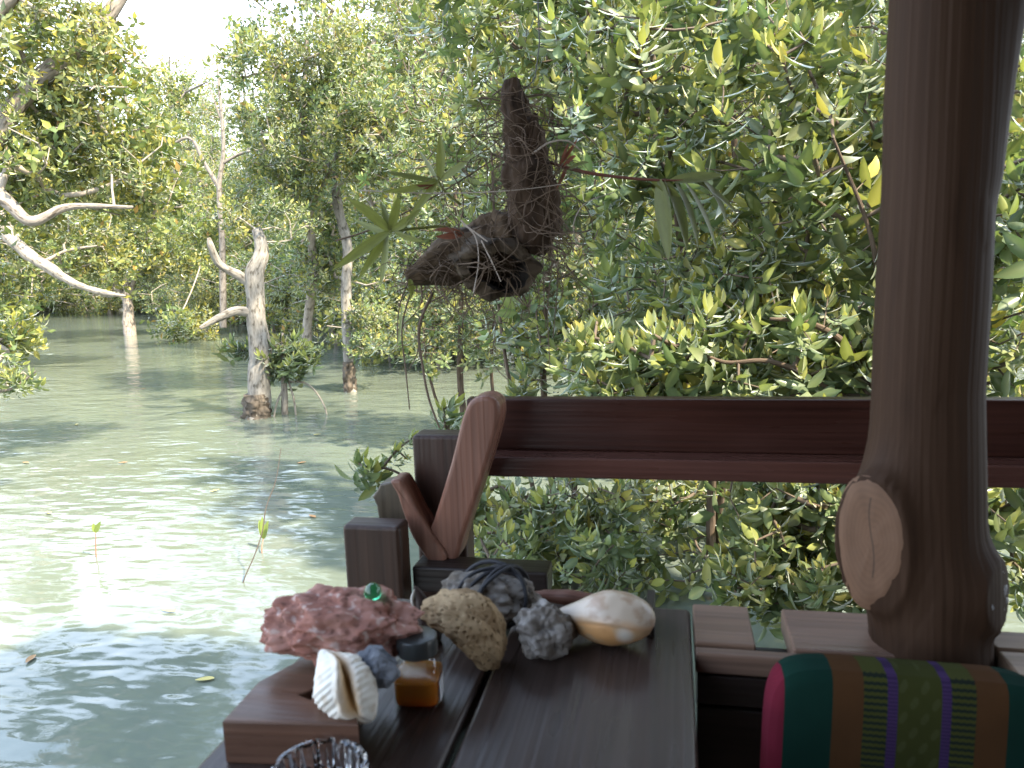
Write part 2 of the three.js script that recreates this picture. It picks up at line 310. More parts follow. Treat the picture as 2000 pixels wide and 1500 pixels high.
// the thicket beyond the railing
const near = 'mangroves of the thicket behind the railing';
const path = (pts, r0, r1) => pts.map((p, i) => [...p, lerp(r0, r1, i / (pts.length - 1))]);
tree('mangrove_bush', 'broad-leaved mangrove with twin brown stems seen under the railing beyond the ledge slot', { seed: 1, kind: 'near', group: near, leafParts: 297, bark: brownBark, twigMat: twigBark, leaf: 1.3,
  trunk: [path([[0.27, -0.4, -4.85], [0.246, 0.329, -4.858], [0.268, 1.093, -4.676], [0.055, 2.004, -4.366], [-0.025, 2.741, -4.262]], 0.035, 0.012), path([[0.33, -0.4, -4.9], [0.303, 0.311, -4.918], [0.448, 1.369, -4.448], [0.586, 2.314, -4.217]], 0.03, 0.01)],
  crowns: [{ c: [0.052, 2.59, -4.15], r: [0.75, 0.95, 0.55], n: 230 }, { c: [0.279, 1.581, -4.034], r: [0.7, 0.45, 0.5], n: 130 }, { c: [-0.161, 3.752, -4.605], r: [0.9, 0.7, 0.7], n: 150 }, { c: [0.302, 0.366, -5.186], r: [0.8, 0.35, 0.5], n: 110 }, { c: [0.053, 0.124, -4.267], r: [0.35, 0.14, 0.3], n: 30 }] });
tree('mangrove_bush', 'large-leaved mangrove crowding the log post on both sides above the railing', { seed: 2, kind: 'near', group: near, leafParts: 297, bark: brownBark, twigMat: twigBark, leaf: 1.35,
  trunk: [path([[1.35, -0.4, -3.9], [1.34, 0.4, -3.85], [1.22, 1.1, -3.75], [1.27, 1.7, -3.7], [1.2, 2.2, -3.65], [1.26, 2.9, -3.6]], 0.036, 0.01), path([[1.33, 0.5, -3.8], [1.05, 1.1, -3.65], [0.9, 1.6, -3.55], [0.82, 2.0, -3.5], [0.65, 2.4, -3.45]], 0.02, 0.006)],
  crowns: [{ c: [0.846, 2.473, -3.884], r: [0.75, 0.9, 0.5], n: 220 }, { c: [1.378, 1.902, -3.696], r: [0.6, 0.8, 0.5], n: 200 }, { c: [0.996, 3.583, -4.51], r: [0.9, 0.7, 0.6], n: 120 }] });
tree('mangrove_bush', 'low mangrove with drooping dark branches just above the railing beside the log post', { seed: 3, kind: 'near', group: near, leafParts: 297, bark: brownBark, twigMat: twigBark, leaf: 1.15,
  trunk: [path([[0.95, -0.4, -3.55], [0.92, 0.7, -3.5], [0.86, 1.2, -3.45], [0.72, 1.55, -3.4], [0.55, 1.66, -3.36], [0.4, 1.68, -3.32]], 0.035, 0.007), path([[0.86, 1.2, -3.45], [0.65, 1.38, -3.42], [0.4, 1.5, -3.35], [0.22, 1.5, -3.33], [0.05, 1.58, -3.3]], 0.018, 0.005)],
  crowns: [{ c: [0.554, 1.528, -3.565], r: [0.6, 0.28, 0.4], n: 150 }, { c: [-0.184, 1.496, -3.509], r: [0.4, 0.22, 0.35], n: 110 }, { c: [0.568, 0.663, -3.531], r: [0.46, 0.4, 0.35], n: 190 }, { c: [1.355, 0.85, -3.416], r: [0.4, 0.5, 0.3], n: 90 }] });
tree('mangrove_bush', 'slender-stemmed mangrove seen behind the hanging driftwood', { seed: 4, kind: 'near', group: near, leafParts: 231, bark: brownBark, twigMat: twigBark, leaf: 1.2,
  trunk: [path([[-0.75, -0.4, -5.3], [-0.768, 0.267, -4.945], [-0.818, 1.321, -4.899], [-0.75, 2.47, -5.101], [-0.813, 3.788, -5.302]], 0.03, 0.012), path([[-0.8, -0.4, -5.3], [-0.92, 0.443, -4.942], [-1.122, 1.477, -5.068], [-1.21, 2.69, -5.35]], 0.022, 0.008), path([[-0.68, -0.4, -5.25], [-0.636, 0.328, -4.879], [-0.481, 1.516, -4.898]], 0.024, 0.01)],
  crowns: [{ c: [-0.717, 2.765, -5.156], r: [0.75, 1.3, 0.6], n: 360 }, { c: [-0.609, 1.488, -4.867], r: [0.6, 0.6, 0.5], n: 150 }, { c: [-0.679, 0.405, -4.262], r: [0.75, 0.42, 0.45], n: 260 }, { c: [-1.207, 4.085, -5.578], r: [0.8, 0.8, 0.6], n: 130 }] });
tree('mangrove_bush', 'small-leaved mangrove at the water edge behind the orchid rosette', { seed: 5, kind: 'near', group: near, leafParts: 165, bark: brownBark, twigMat: twigBark, leaf: 0.95,
  trunk: [path([[-2.3, -0.4, -8.6], [-2.306, 0.56, -8.188], [-2.223, 1.701, -8.081], [-2.244, 3.346, -8.034]], 0.05, 0.015), path([[-2.4, -0.4, -8.5], [-2.611, 0.7, -8.043], [-2.656, 1.935, -8.028]], 0.025, 0.01), path([[-1.9, -0.4, -8.7], [-1.968, 0.662, -8.275], [-1.789, 2.123, -8.24]], 0.03, 0.01)],
  crowns: [{ c: [-2.14, 2.921, -7.986], r: [1.2, 1.7, 0.9], n: 520 }, { c: [-2.304, 1.276, -7.891], r: [0.9, 0.55, 0.7], n: 170 }, { c: [-2.19, 5.049, -8.529], r: [1.2, 0.9, 0.8], n: 170 }] });
for (const [s, b, c1, c2, lab] of [[6, [0.7, -0.4, -7.6], [0.189, 2.654, -7.604], [0.179, 0.332, -7.017], 'mangrove filling the gap deep behind the twin-stemmed bush'], [7, [2.5, -0.4, -6.6], [1.92, 2.475, -6.696], [1.916, 0.501, -6.374], 'mangrove standing deep behind the log post']])
  tree('mangrove_bush', lab, { seed: s, kind: 'mid', group: near, bark: brownBark, twigMat: twigBark, leaf: 1.05,
    trunk: [path([b, [b[0] - 0.1, 1, b[2]], [b[0] - 0.1, 2.4, b[2]], [b[0] - 0.2, 4.2, b[2]]], 0.06, 0.02)],
    crowns: [{ c: c1, r: [1.5, 2.3, 0.8], n: 330 }, { c: c2, r: [1.3, 0.7, 0.7], n: 70 }] });
// little sapling behind the square posts
tree('mangrove_sapling', 'leafy sapling twig poking out beside the taller square post', { seed: 8, kind: 'near', category: 'sapling', leafParts: 143, bark: brownBark, twigMat: twigBark, leaf: 0.62,
  trunk: [path([[-0.42, -0.4, -2.2], [-0.5, 0.7, -2.15], [-0.738, 1.265, -2.165], [-0.662, 1.474, -2.163]], 0.014, 0.004), path([[-0.5, 0.9, -2.15], [-0.815, 1.322, -2.158], [-0.922, 1.346, -2.14]], 0.006, 0.003)],
  crowns: [{ c: [-0.899, 1.356, -2.146], r: [0.07, 0.05, 0.06], n: 7 }, { c: [-0.647, 1.504, -2.171], r: [0.05, 0.07, 0.05], n: 5 }, { c: [-0.816, 1.379, -2.219], r: [0.05, 0.05, 0.05], n: 3 }, { c: [-0.596, 1.013, -2.413], r: [0.12, 0.12, 0.1], n: 9 }] });

// trees standing in the water
tree('mangrove_tree', 'stout grey trunk in open water with broken top, broken side limb and forked stub', { seed: 11, kind: 'mid', bark: paleBark, twigMat: greyTwig, knob: 0.2, leafParts: 120, wet: [[-5.452, 0, -9.236], 0.2],
  trunk: [[[...[-5.453, -0.442, -9.165], 0.185], [...[-5.453, 0, -9.237], 0.165], [...[-5.417, 0.781, -9.371], 0.14], [...[-5.47, 1.463, -9.471], 0.13], [...[-5.489, 1.872, -9.534], 0.12], [...[-5.419, 2.21, -9.666], 0.1], [...[-5.532, 2.491, -9.791], 0.075]],
    [[...[-5.49, 1.736, -9.512], 0.075], [...[-5.65, 1.879, -9.46], 0.065], [...[-5.874, 2.057, -9.338], 0.05], [...[-5.922, 2.292, -9.263], 0.045], [...[-5.948, 2.393, -9.274], 0.025]],
    [[...[-5.484, 1.382, -9.455], 0.075], [...[-5.662, 1.425, -9.28], 0.06], [...[-5.838, 1.346, -9.127], 0.05], [...[-6.002, 1.235, -8.971], 0.025]]],
  crowns: [{ c: [-5.19, 2.692, -9.999], r: [0.45, 0.4, 0.4], n: 16 }, { c: [-5.951, 2.649, -9.832], r: [0.35, 0.3, 0.3], n: 8 }] });
tree('mangrove_tree', 'tall leafy tree whose dense green crown rises behind the broken grey trunk', { seed: 18, kind: 'mid', bark: greyBark, twigMat: greyTwig, knob: 0.15, leafParts: 200, leaf: 1.1,
  trunk: [[[...[-6.047, 0.453, -11.938], 0.09], [...[-6.029, 0.966, -12.025], 0.08], [...[-5.743, 1.987, -11.838], 0.07], [...[-5.654, 2.953, -11.6], 0.06], [...[-5.544, 4.087, -11.394], 0.05], [...[-5.371, 5.346, -11.428], 0.03]], [[...[-5.615, 2.791, -11.582], 0.04], [...[-5.048, 3.616, -11.525], 0.03], [...[-4.465, 4.127, -11.626], 0.015]]],
  crowns: [{ c: [-5.28, 4.612, -11.12], r: [1.4, 1.25, 1.1], n: 330 }, { c: [-4.314, 3.935, -11.42], r: [1.0, 0.9, 0.9], n: 150 }, { c: [-5.574, 6.348, -11.341], r: [1.0, 0.6, 0.9], n: 60 }, { c: [-5.776, 3.241, -11.207], r: [0.9, 0.6, 0.6], n: 90 }, { c: [-5.677, 1.985, -11.851], r: [0.6, 0.5, 0.5], n: 40 }] });
tree('mangrove_sapling', 'bushy dark mangrove sapling with arching prop roots beside the stout pale trunk', { seed: 12, kind: 'near', category: 'sapling', leafParts: 297, bark: greyBark, twigMat: twigBark, leaf: 1.5,
  trunk: [[[...[-5.167, -0.354, -9.405], 0.05], [...[-5.173, 0.199, -9.493], 0.045], [...[-5.199, 0.752, -9.578], 0.035], [...[-5.199, 1.098, -9.634], 0.02]], [[...[-4.986, -0.211, -9.414], 0.012], [...[-5.026, 0.203, -9.473], 0.014], [...[-5.145, 0.508, -9.55], 0.014]], [[...[-4.521, -0.285, -9.448], 0.012], [...[-4.608, 0.129, -9.497], 0.012], [...[-4.848, 0.403, -9.543], 0.013], [...[-5.132, 0.439, -9.541], 0.014]], [[...[-5.25, -0.236, -9.199], 0.012], [...[-5.208, 0.159, -9.325], 0.012], [...[-5.193, 0.337, -9.512], 0.014]]],
  crowns: [{ c: [-5.12, 0.825, -9.555], r: [0.45, 0.33, 0.4], n: 75 }, { c: [-5.92, 0.939, -9.561], r: [0.2, 0.12, 0.2], n: 16 }, { c: [-4.79, 0.819, -9.571], r: [0.2, 0.15, 0.2], n: 18 }], tint: [0.75, 0.8, 0.8] });
tree('mangrove_tree', 'slim whitish trunk with a dark wet foot standing alone in the channel', { seed: 13, kind: 'mid', bark: paleBark, twigMat: greyTwig, knob: 0.16, wet: [[-4.989, 0, -11.255], 0.3],
  trunk: [[[...[-4.976, -0.282, -11.216], 0.105], [...[-4.983, -0.001, -11.26], 0.095], [...[-5.022, 0.683, -11.363], 0.085], [...[-5.051, 1.647, -11.514], 0.08], [...[-5.034, 2.289, -11.622], 0.08], [...[-5.176, 2.936, -11.697], 0.075], [...[-5.258, 3.512, -11.877], 0.06], [...[-5.096, 4.784, -12.429], 0.04], [...[-4.757, 5.824, -12.876], 0.03]], [[...[-5.242, 3.39, -11.861], 0.04], [...[-5.791, 4.211, -12.086], 0.025], [...[-6.263, 5.035, -12.432], 0.02]]],
  crowns: [{ c: [-4.662, 5.451, -13.042], r: [1.5, 1.3, 1.1], n: 220 }, { c: [-5.599, 2.738, -12.197], r: [0.55, 0.45, 0.5], n: 45 }, { c: [-4.664, 1.001, -11.386], r: [0.35, 0.5, 0.4], n: 40 }, { c: [-5.857, 2.072, -12.241], r: [0.6, 0.45, 0.5], n: 60 }] });
// the tree that leans in from the open side
tree('mangrove_tree', 'tree with heavy arching limbs leaning in over the open water', { seed: 14, kind: 'mid', leaf: 1.05, bark: bark(0.3, 0.26, 0.22), twigMat: greyTwig, tint: [1.15, 1.08, 0.85], leafParts: 280,
  trunk: [[[...[-7.714, -0.146, -5.49], 0.17], [...[-7.523, 1.268, -5.76], 0.14], [...[-7.097, 2.532, -6.055], 0.12], [...[-6.438, 2.983, -6.267], 0.1], [...[-5.954, 3.746, -6.596], 0.09], [...[-5.552, 4.143, -6.848], 0.085], [...[-5.185, 4.749, -7.127], 0.06], [...[-4.856, 5.622, -7.442], 0.04]],
    [[...[-7.191, 2.583, -6.044], 0.09], [...[-6.349, 2.922, -6.172], 0.075], [...[-5.895, 2.619, -6.115], 0.06], [...[-5.712, 2.465, -6.128], 0.05], [...[-5.469, 2.587, -6.302], 0.035], [...[-4.935, 2.575, -6.516], 0.015]],
    [[...[-6.532, 2.986, -6.248], 0.06], [...[-6.074, 4.191, -6.333], 0.06], [...[-5.581, 4.69, -6.414], 0.05]],
    [[...[-5.954, 3.794, -6.604], 0.03], [...[-5.966, 4.056, -6.54], 0.025], [...[-6.06, 4.249, -6.552], 0.015]],
    [[...[-7.268, 1.516, -5.647], 0.03], [...[-6.354, 0.994, -5.65], 0.02], [...[-5.729, 0.989, -5.677], 0.012], [...[-5.507, 1.138, -5.748], 0.006]]],
  crowns: [{ c: [-5.753, 3.704, -6.942], r: [1.0, 0.9, 0.9], n: 200 }, { c: [-6.364, 3.099, -6.922], r: [0.9, 0.7, 0.7], n: 130 }, { c: [-5.62, 2.958, -7.469], r: [0.6, 0.5, 0.5], n: 60 }, { c: [-6.034, 4.549, -6.813], r: [1.0, 0.5, 0.8], n: 80 }, { c: [-6.571, 1.412, -6.604], r: [0.25, 0.2, 0.3], n: 26 }, { c: [-5.729, 1.101, -5.695], r: [0.2, 0.1, 0.15], n: 9 }] });
tree('mangrove_tree', 'sun-bleached leaning trunk reaching across the far water from the bank', { seed: 15, kind: 'mid', leaf: 1.7, bark: bark(0.34, 0.3, 0.25), twigMat: greyTwig, knob: 0.4, tint: [1.1, 1.05, 0.85],
  trunk: [[[...[-15.351, 4.598, -13.764], 0.16], [...[-13.891, 3.494, -13.891], 0.14], [...[-13.371, 2.686, -13.869], 0.12], [...[-12.745, 2.19, -13.919], 0.11], [...[-12.119, 1.799, -13.987], 0.08], [...[-11.545, 1.6, -14.075], 0.05], [...[-11.127, 1.522, -14.15], 0.025]], [[...[-12.849, 2.246, -13.907], 0.05], [...[-12.48, 2.498, -14.232], 0.035], [...[-11.992, 2.59, -14.556], 0.02]]],
  crowns: [{ c: [-13.207, 3.088, -15.003], r: [1.5, 0.8, 1.1], n: 90 }, { c: [-14.319, 1.785, -14.558], r: [1.0, 0.5, 0.8], n: 60 }, { c: [-12.431, 2.278, -15.034], r: [0.9, 0.5, 0.7], n: 40 }] });
tree('mangrove_tree', 'small fan-branched tree with a bright short trunk rooted in far water', { seed: 16, kind: 'mid', leaf: 1.9, bark: bark(0.36, 0.31, 0.26), twigMat: greyTwig, knob: 0.25, tint: [1.1, 1.05, 0.85],
  trunk: [[[...[-17.21, -0.567, -21.846], 0.2], [...[-17.242, 0.01, -21.933], 0.18], [...[-17.305, 0.917, -22.067], 0.16], [...[-17.337, 1.576, -22.168], 0.13], [...[-17.53, 2.57, -22.289], 0.06], [...[-17.496, 3.391, -22.43], 0.03]], [[...[-17.305, 1.081, -22.094], 0.1], [...[-17.875, 1.842, -22.098], 0.06], [...[-18.281, 2.761, -22.163], 0.03]], [[...[-17.305, 1.246, -22.121], 0.09], [...[-16.894, 2.383, -22.392], 0.05], [...[-16.647, 3.361, -22.603], 0.03]]],
  crowns: [{ c: [-17.463, 3.555, -22.463], r: [2.4, 1.1, 1.6], n: 150 }, { c: [-15.996, 2.516, -22.602], r: [1.5, 0.8, 1.2], n: 70 }, { c: [-13.65, 0.406, -19.647], r: [0.9, 0.55, 0.8], n: 40 }, { c: [-17.864, 2.266, -21.135], r: [1.0, 0.6, 0.9], n: 40 }] });
tree('mangrove_tree', 'thin bare-limbed pale tree forking high in front of the far trees', { seed: 17, kind: 'mid', leaf: 1.5, bark: bark(0.25, 0.22, 0.19), twigMat: bark(0.25, 0.22, 0.19), tint: [1.1, 1.05, 0.9], maxR: 0.05,
  trunk: [[[...[-10.846, 0.583, -17.16], 0.09], [...[-10.867, 2.584, -17.482], 0.075], [...[-10.938, 4.087, -17.711], 0.06], [...[-10.837, 4.834, -17.854], 0.05], [...[-10.933, 6.463, -18.099], 0.04], [...[-11.006, 7.215, -18.206], 0.02]], [[...[-10.914, 3.961, -17.696], 0.06], [...[-11.284, 4.6, -17.722], 0.05], [...[-11.655, 5.238, -17.748], 0.04], [...[-12.152, 5.068, -17.616], 0.025]], [[...[-10.863, 4.585, -17.808], 0.045], [...[-10.416, 4.819, -17.94], 0.035], [...[-9.795, 4.922, -18.087], 0.015]], [[...[-10.91, 5.712, -17.981], 0.03], [...[-11.218, 6.598, -18.061], 0.015]]],
  crowns: [{ c: [-11.584, 3.258, -17.958], r: [1.2, 0.8, 1.0], n: 60 }, { c: [-12.789, 6.482, -18.747], r: [1.0, 0.7, 0.8], n: 50 }] });

// three kinds of tree for the far bank, set out along it
const bank = 'mangroves lining the far bank';
const proto = [21, 22, 23].map((seed, k) => {
  const rng = makeRng(seed), h = 7 + k * 1.5, lines = [];
  for (let i = 0; i < 3; i++) { const a = i * 2.1 + rng(), r = 0.5 + rng(); lines.push(path([[Math.cos(a) * 0.3, -0.5, Math.sin(a) * 0.3], [Math.cos(a) * 0.5 * r, h * 0.25, Math.sin(a) * 0.5 * r], [Math.cos(a) * 0.9 * r, h * 0.55, Math.sin(a) * 0.9 * r], [Math.cos(a) * 1.3 * r, h * 0.9, Math.sin(a) * 1.3 * r]], 0.13 - 0.02 * i, 0.03)); }
  lines[0][0][0] = 0; lines[0][0][2] = 0;
  return tree('bank_tree', 'leafy mangrove among many on the far bank', { seed, kind: 'far', group: bank, bark: greyBark, twigMat: greyTwig, tint: [[1.1, 1.05, 0.9], [1.15, 1.05, 0.85], [1.0, 1.0, 1.0]][k], trunk: lines, maxR: 0.07,
    crowns: [{ c: [0, h * 0.62, 0], r: [2.3, h * 0.36, 2.2], n: 250 }, { c: [0.8, h * 0.25, 0.6], r: [2.2, h * 0.17, 2.0], n: 80 }, { c: [-0.3, h * 0.1, 0.4], r: [2.4, h * 0.11, 2.2], n: 95 }] });
});
const bankSpots = [];
{ const rng = makeRng(77);
  for (const [px, pz] of [[-71.751, 0, -67.616], [-44.323, 0, -45.681], [-40.594, 0, -46.612], [-28.911, 0, -40.356], [-21.873, 0, -34.028], [-18.148, 0, -32.268], [-14.161, 0, -28.304], [-11.102, 0, -25.265], [-7.85, 0, -20.639], [-5.699, 0, -17.286], [-4.168, 0, -16.17], [-2.536, 0, -15.191], [-1.091, 0, -15.093], [0.897, 0, -15.753], [3.424, 0, -16.387], [5.686, 0, -16.164], [7.02, 0, -15.249], [-78.873, 0, -65.902], [-35.134, 0, -37.94], [-31.584, 0, -38.548], [-29.817, 0, -38.851], [-36.191, 0, -35.863], [-46.239, 0, -41.216], [-21.089, 0, -31.182], [-16.177, 0, -26.797]].map((p) => [p[0], p[2]])) bankSpots.push([px, pz, 0.95 + 0.3 * rng()]);
  for (let i = 0; i < 24; i++) { const a = lerp(-1.02, 0.5, i / 23) + (rng() - 0.5) * 0.05, d = 44 + rng() * 14; bankSpots.push([Math.sin(a) * d, -Math.cos(a) * d, 1.35 + 0.3 * rng()]); }
  let k = 0; for (const [x, z, s] of bankSpots) { const i = k % 3, src = proto[i], o = k < 3 ? src : src.clone(); if (k >= 3) { o.name = numbered('bank_tree'); scene.add(o); } o.position.set(x, 0, z); o.rotation.y = rng() * 6.28; o.scale.setScalar(s); k++; }
}

{ // low bushes with their skirts in the water in front of the far bank
  const rng = makeRng(55), src = tree('bank_shrub', 'low rounded mangrove shrub trailing in the water below the far bank trees', { seed: 24, kind: 'far', category: 'shrub', group: 'low shrubs along the far bank', bark: greyBark, twigMat: greyTwig, maxR: 0.06,
    trunk: [path([[0, -0.4, 0], [0.1, 0.6, 0.1], [-0.2, 1.6, 0]], 0.08, 0.03), path([[0.6, -0.4, 0.3], [0.9, 0.6, 0.4], [1.3, 1.4, 0.3]], 0.06, 0.02), path([[-0.7, -0.4, -0.2], [-1.0, 0.6, 0], [-1.4, 1.3, 0.2]], 0.06, 0.02)],
    crowns: [{ c: [0, 1.3, 0], r: [2.6, 1.15, 1.6], n: 190 }, { c: [0.4, 2.6, 0], r: [1.6, 1.0, 1.3], n: 70 }] });
  [[-50.882, 0, -44.609], [-46.118, 0, -44.135], [-43.698, 0, -45.466], [-36.995, 0, -41.178], [-37.2, 0, -44.269], [-28.514, 0, -38.429], [-24.35, 0, -34.759], [-19.125, 0, -29.522], [-16.762, 0, -27.405], [-14.359, 0, -26.402], [-12.151, 0, -23.865], [-10.679, 0, -22.688], [-7.608, 0, -18.86], [-5.865, 0, -16.31], [-4.608, 0, -14.926]].forEach((p, i) => { const o = i ? src.clone() : src; if (i) { o.name = numbered('bank_shrub'); scene.add(o); } o.position.set(p[0], 0, p[2]); o.rotation.y = rng() * 6.28; o.scale.setScalar(0.9 + 0.35 * rng()); });
}

// ---------------------------------------------------------------- pavilion: table, ledge, rail, posts, roof
const T = 1.48, DECK = 0.73;
const tableWood = wood(0.046, 0.032, 0.028, 0.55), ledgeWood = wood(0.2, 0.135, 0.1, 0.75), redWood = wood(0.05, 0.02, 0.015, 0.6), darkWood = wood(0.05, 0.032, 0.024, 0.65);
const forkWood = wood(0.21, 0.105, 0.075, 0.7, 0.002), blackWood = wood(0.022, 0.016, 0.014, 0.7), deckWood = wood(0.09, 0.065, 0.05, 0.75);

{ // plank table
  const t = thing('plank_table', 'dark plank table with a long gap between its two boards, laid with rocks and shells', 'table', [-0.21, DECK, -0.45]);
  const o = [-0.21, DECK, -0.45], L = (g) => g.translate(-o[0], -o[1], -o[2]);
  part(t, 'plank', L(plank(-0.45, -0.2135, T - 0.042, T, -0.985, 0.22, 2, 0.006)), tableWood);
  part(t, 'plank', L(plank(-0.2065, 0.0245, T - 0.042, T, -1.0, 0.22, 2, 0.006)), wood(0.05, 0.036, 0.032, 0.52));
  for (const z of [-0.86, 0.12]) part(t, 'cross_bar', L(plank(-0.43, 0.005, T - 0.1, T - 0.044, z - 0.03, z + 0.03, 0)), darkWood);
  for (const x of [-0.4, -0.02]) for (const z of [-0.86, 0.12]) part(t, 'leg', L(plank(x - 0.032, x + 0.032, DECK + 0.001, T - 0.101, z - 0.032, z + 0.032, 1)), darkWood);
}
{ // ledge beside the table
  const t = thing('window_ledge', 'narrow brown ledge of short boards with an open slot, running from table to log post', 'ledge', [0.13, DECK, -0.95]), o = [0.13, DECK, -0.95], L = (g) => g.translate(-o[0], -o[1], -o[2]);
  part(t, 'board', L(plank(0.028, 0.1, T - 0.03, T + 0.002, -1.012, -0.905, 0, 0.003)), ledgeWood);
  part(t, 'board', L(plank(0.143, 0.262, T - 0.03, T + 0.001, -1.014, -0.905, 0, 0.003)), wood(0.19, 0.125, 0.095, 0.75));
  part(t, 'beam', L(plank(0.03, 0.26, T - 0.1, T - 0.033, -0.972, -0.91, 0)), blackWood);
  part(t, 'edge_strip', L(plank(0.028, 0.25, T - 0.028, T - 0.002, -0.902, -0.884, 0, 0.003)), wood(0.18, 0.12, 0.09, 0.75));
  part(t, 'front_panel', L(plank(0.03, 0.6, T - 0.0685, T - 0.031, -0.9, -0.885, 0, 0.002)), blackWood);
  part(t, 'front_panel', L(plank(0.03, 0.6, T - 0.4, T - 0.0735, -0.9, -0.885, 0, 0.002)), blackWood);
  part(t, 'upright', L(plank(0.032, 0.08, DECK + 0.001, T - 0.102, -0.97, -0.915, 1)), darkWood);
}
{ // pale boards past the log post
  const t = thing('side_shelf', 'pale tan shelf of two boards meeting the far side of the log post', 'shelf', [0.9, DECK, -0.93]), o = [0.9, DECK, -0.93], L = (g) => g.translate(-o[0], -o[1], -o[2]);
  part(t, 'board', L(plank(0.375, 1.5, T - 0.03, T + 0.001, -0.985, -0.939, 0, 0.003)), wood(0.3, 0.22, 0.16, 0.7));
  part(t, 'board', L(plank(0.375, 1.5, T - 0.03, T, -0.935, -0.88, 0, 0.003)), wood(0.3, 0.215, 0.15, 0.7));
  part(t, 'upright', L(plank(1.3, 1.36, DECK + 0.001, T - 0.031, -0.96, -0.9, 1)), darkWood);
}
{ // back rail
  const t = thing('back_rail', 'dark red-brown railing board with a stepped lower lip crossing behind the log post', 'railing', [0.9, DECK, -1.44]), o = [0.9, DECK, -1.44], L = (g) => g.translate(-o[0], -o[1], -o[2]);
  part(t, 'upper_board', L(plank(-0.396, 2.6, 1.5843, 1.686, -1.475, -1.44, 0, 0.004)), redWood);
  part(t, 'lower_lip', L(plank(-0.37, 2.6, 1.545, 1.584, -1.49, -1.385, 0, 0.004)), wood(0.1, 0.046, 0.037, 0.5));
  for (const x of [1.0, 2.4]) part(t, 'support', L(plank(x - 0.045, x + 0.045, DECK + 0.001, 1.545, -1.48, -1.42, 1)), darkWood);
}
{
  const t = thing('square_post', 'short square dark post standing below the forked branch, behind the red rock', 'post', [-0.512, DECK, -1.225], 'square railing posts');
  part(t, 'shaft', plank(-0.053, 0.053, 0.001, 0.775, -0.026, 0.026, 1, 0.008), wood(0.046, 0.026, 0.018, 0.75));
  const u = thing('square_post', 'taller square dark post that the forked branch leans on', 'post', [-0.435, DECK, -1.39], 'square railing posts');
  part(u, 'shaft', plank(-0.05, 0.05, 0.001, 0.9, -0.03, 0.03, 1, 0.008), wood(0.042, 0.023, 0.017, 0.75));
}
{
  const t = thing('lower_rail', 'black squared beam end behind the cord-wrapped coral', 'beam', [-0.33, DECK, -1.27]);
  part(t, 'beam', plank(-0.125, 0.12, 0.64, 0.687, -0.03, 0.03, 0, 0.004), blackWood);
  part(t, 'foot', plank(-0.05, 0.02, 0.001, 0.638, -0.028, 0.028, 1, 0.004), blackWood);
}
function extruded(pts, depth, bevel, axis = 1) { // polygon [[x, y, z]...] in a plane of constant z, extruded backwards
  const sh = new THREE.Shape(pts.map((p) => new THREE.Vector2(p[0], p[1])));
  let g = new THREE.ExtrudeGeometry(sh, { depth, bevelEnabled: true, bevelThickness: bevel, bevelSize: bevel, bevelOffset: -bevel, bevelSegments: 3, curveSegments: 8 });
  g.translate(0, 0, pts[0][2] - depth - bevel); return grainUV(g, axis, 0.4, 1.6, 0.2, 0.3);
}
const splineLoop = (pts, n) => new THREE.CatmullRomCurve3(pts.map((p) => V(p)), true, 'centripetal').getPoints(n).slice(0, -1).map((p) => [p.x, p.y, p.z]);
{ // forked branch
  const t = thing('forked_branch', 'smooth V-shaped forked branch of reddish wood wedged beside the square posts', 'branch', [-0.4, 1.4, -1.3]), L = (g) => g.translate(0.4, -1.4, 1.3);
  const right = [[-0.356, 1.695, -1.285], [-0.342, 1.713, -1.285], [-0.316, 1.719, -1.285], [-0.298, 1.71, -1.285], [-0.294, 1.69, -1.285], [-0.302, 1.65, -1.285], [-0.334, 1.556, -1.285], [-0.37, 1.459, -1.285], [-0.386, 1.414, -1.285], [-0.408, 1.401, -1.285], [-0.434, 1.407, -1.285], [-0.447, 1.431, -1.285], [-0.423, 1.495, -1.285], [-0.387, 1.597, -1.285]];
  part(t, 'thick_arm', L(extruded(splineLoop(right, 60), 0.05, 0.008)), forkWood);
  const left = [[-0.5, 1.564, -1.275], [-0.482, 1.566, -1.275], [-0.469, 1.547, -1.275], [-0.451, 1.508, -1.275], [-0.425, 1.462, -1.275], [-0.401, 1.422, -1.275], [-0.417, 1.404, -1.275], [-0.434, 1.413, -1.275], [-0.464, 1.458, -1.275], [-0.48, 1.507, -1.275], [-0.489, 1.54, -1.275]];
  part(t, 'thin_arm', L(extruded(splineLoop(left, 50), 0.045, 0.006)), wood(0.21, 0.11, 0.08, 0.6, 0.002));
  const end = [[-0.53, 1.55, -1.3], [-0.5, 1.557, -1.3], [-0.478, 1.523, -1.3], [-0.471, 1.469, -1.3], [-0.536, 1.466, -1.3], [-0.54, 1.508, -1.3], [-0.547, 1.526, -1.3], [-0.537, 1.538, -1.3]];
  part(t, 'cut_end', L(extruded(end, 0.04, 0.004)), wood(0.085, 0.07, 0.05, 0.7));
}
const postMap = dataTex(512, 1024, (u, v) => { const t = 0.92 + 0.5 * tfbm(n2, u, v, 5, 3, 4) + 0.35 * tfbm(n1, u, v, 40, 4, 2), k = smooth(0.1, 0.3, tfbm(n3, u, v, 6, 5, 4)); return [t * lerp(1, 0.72, k), t * lerp(0.98, 0.68, k), t * lerp(0.95, 0.62, k)]; });
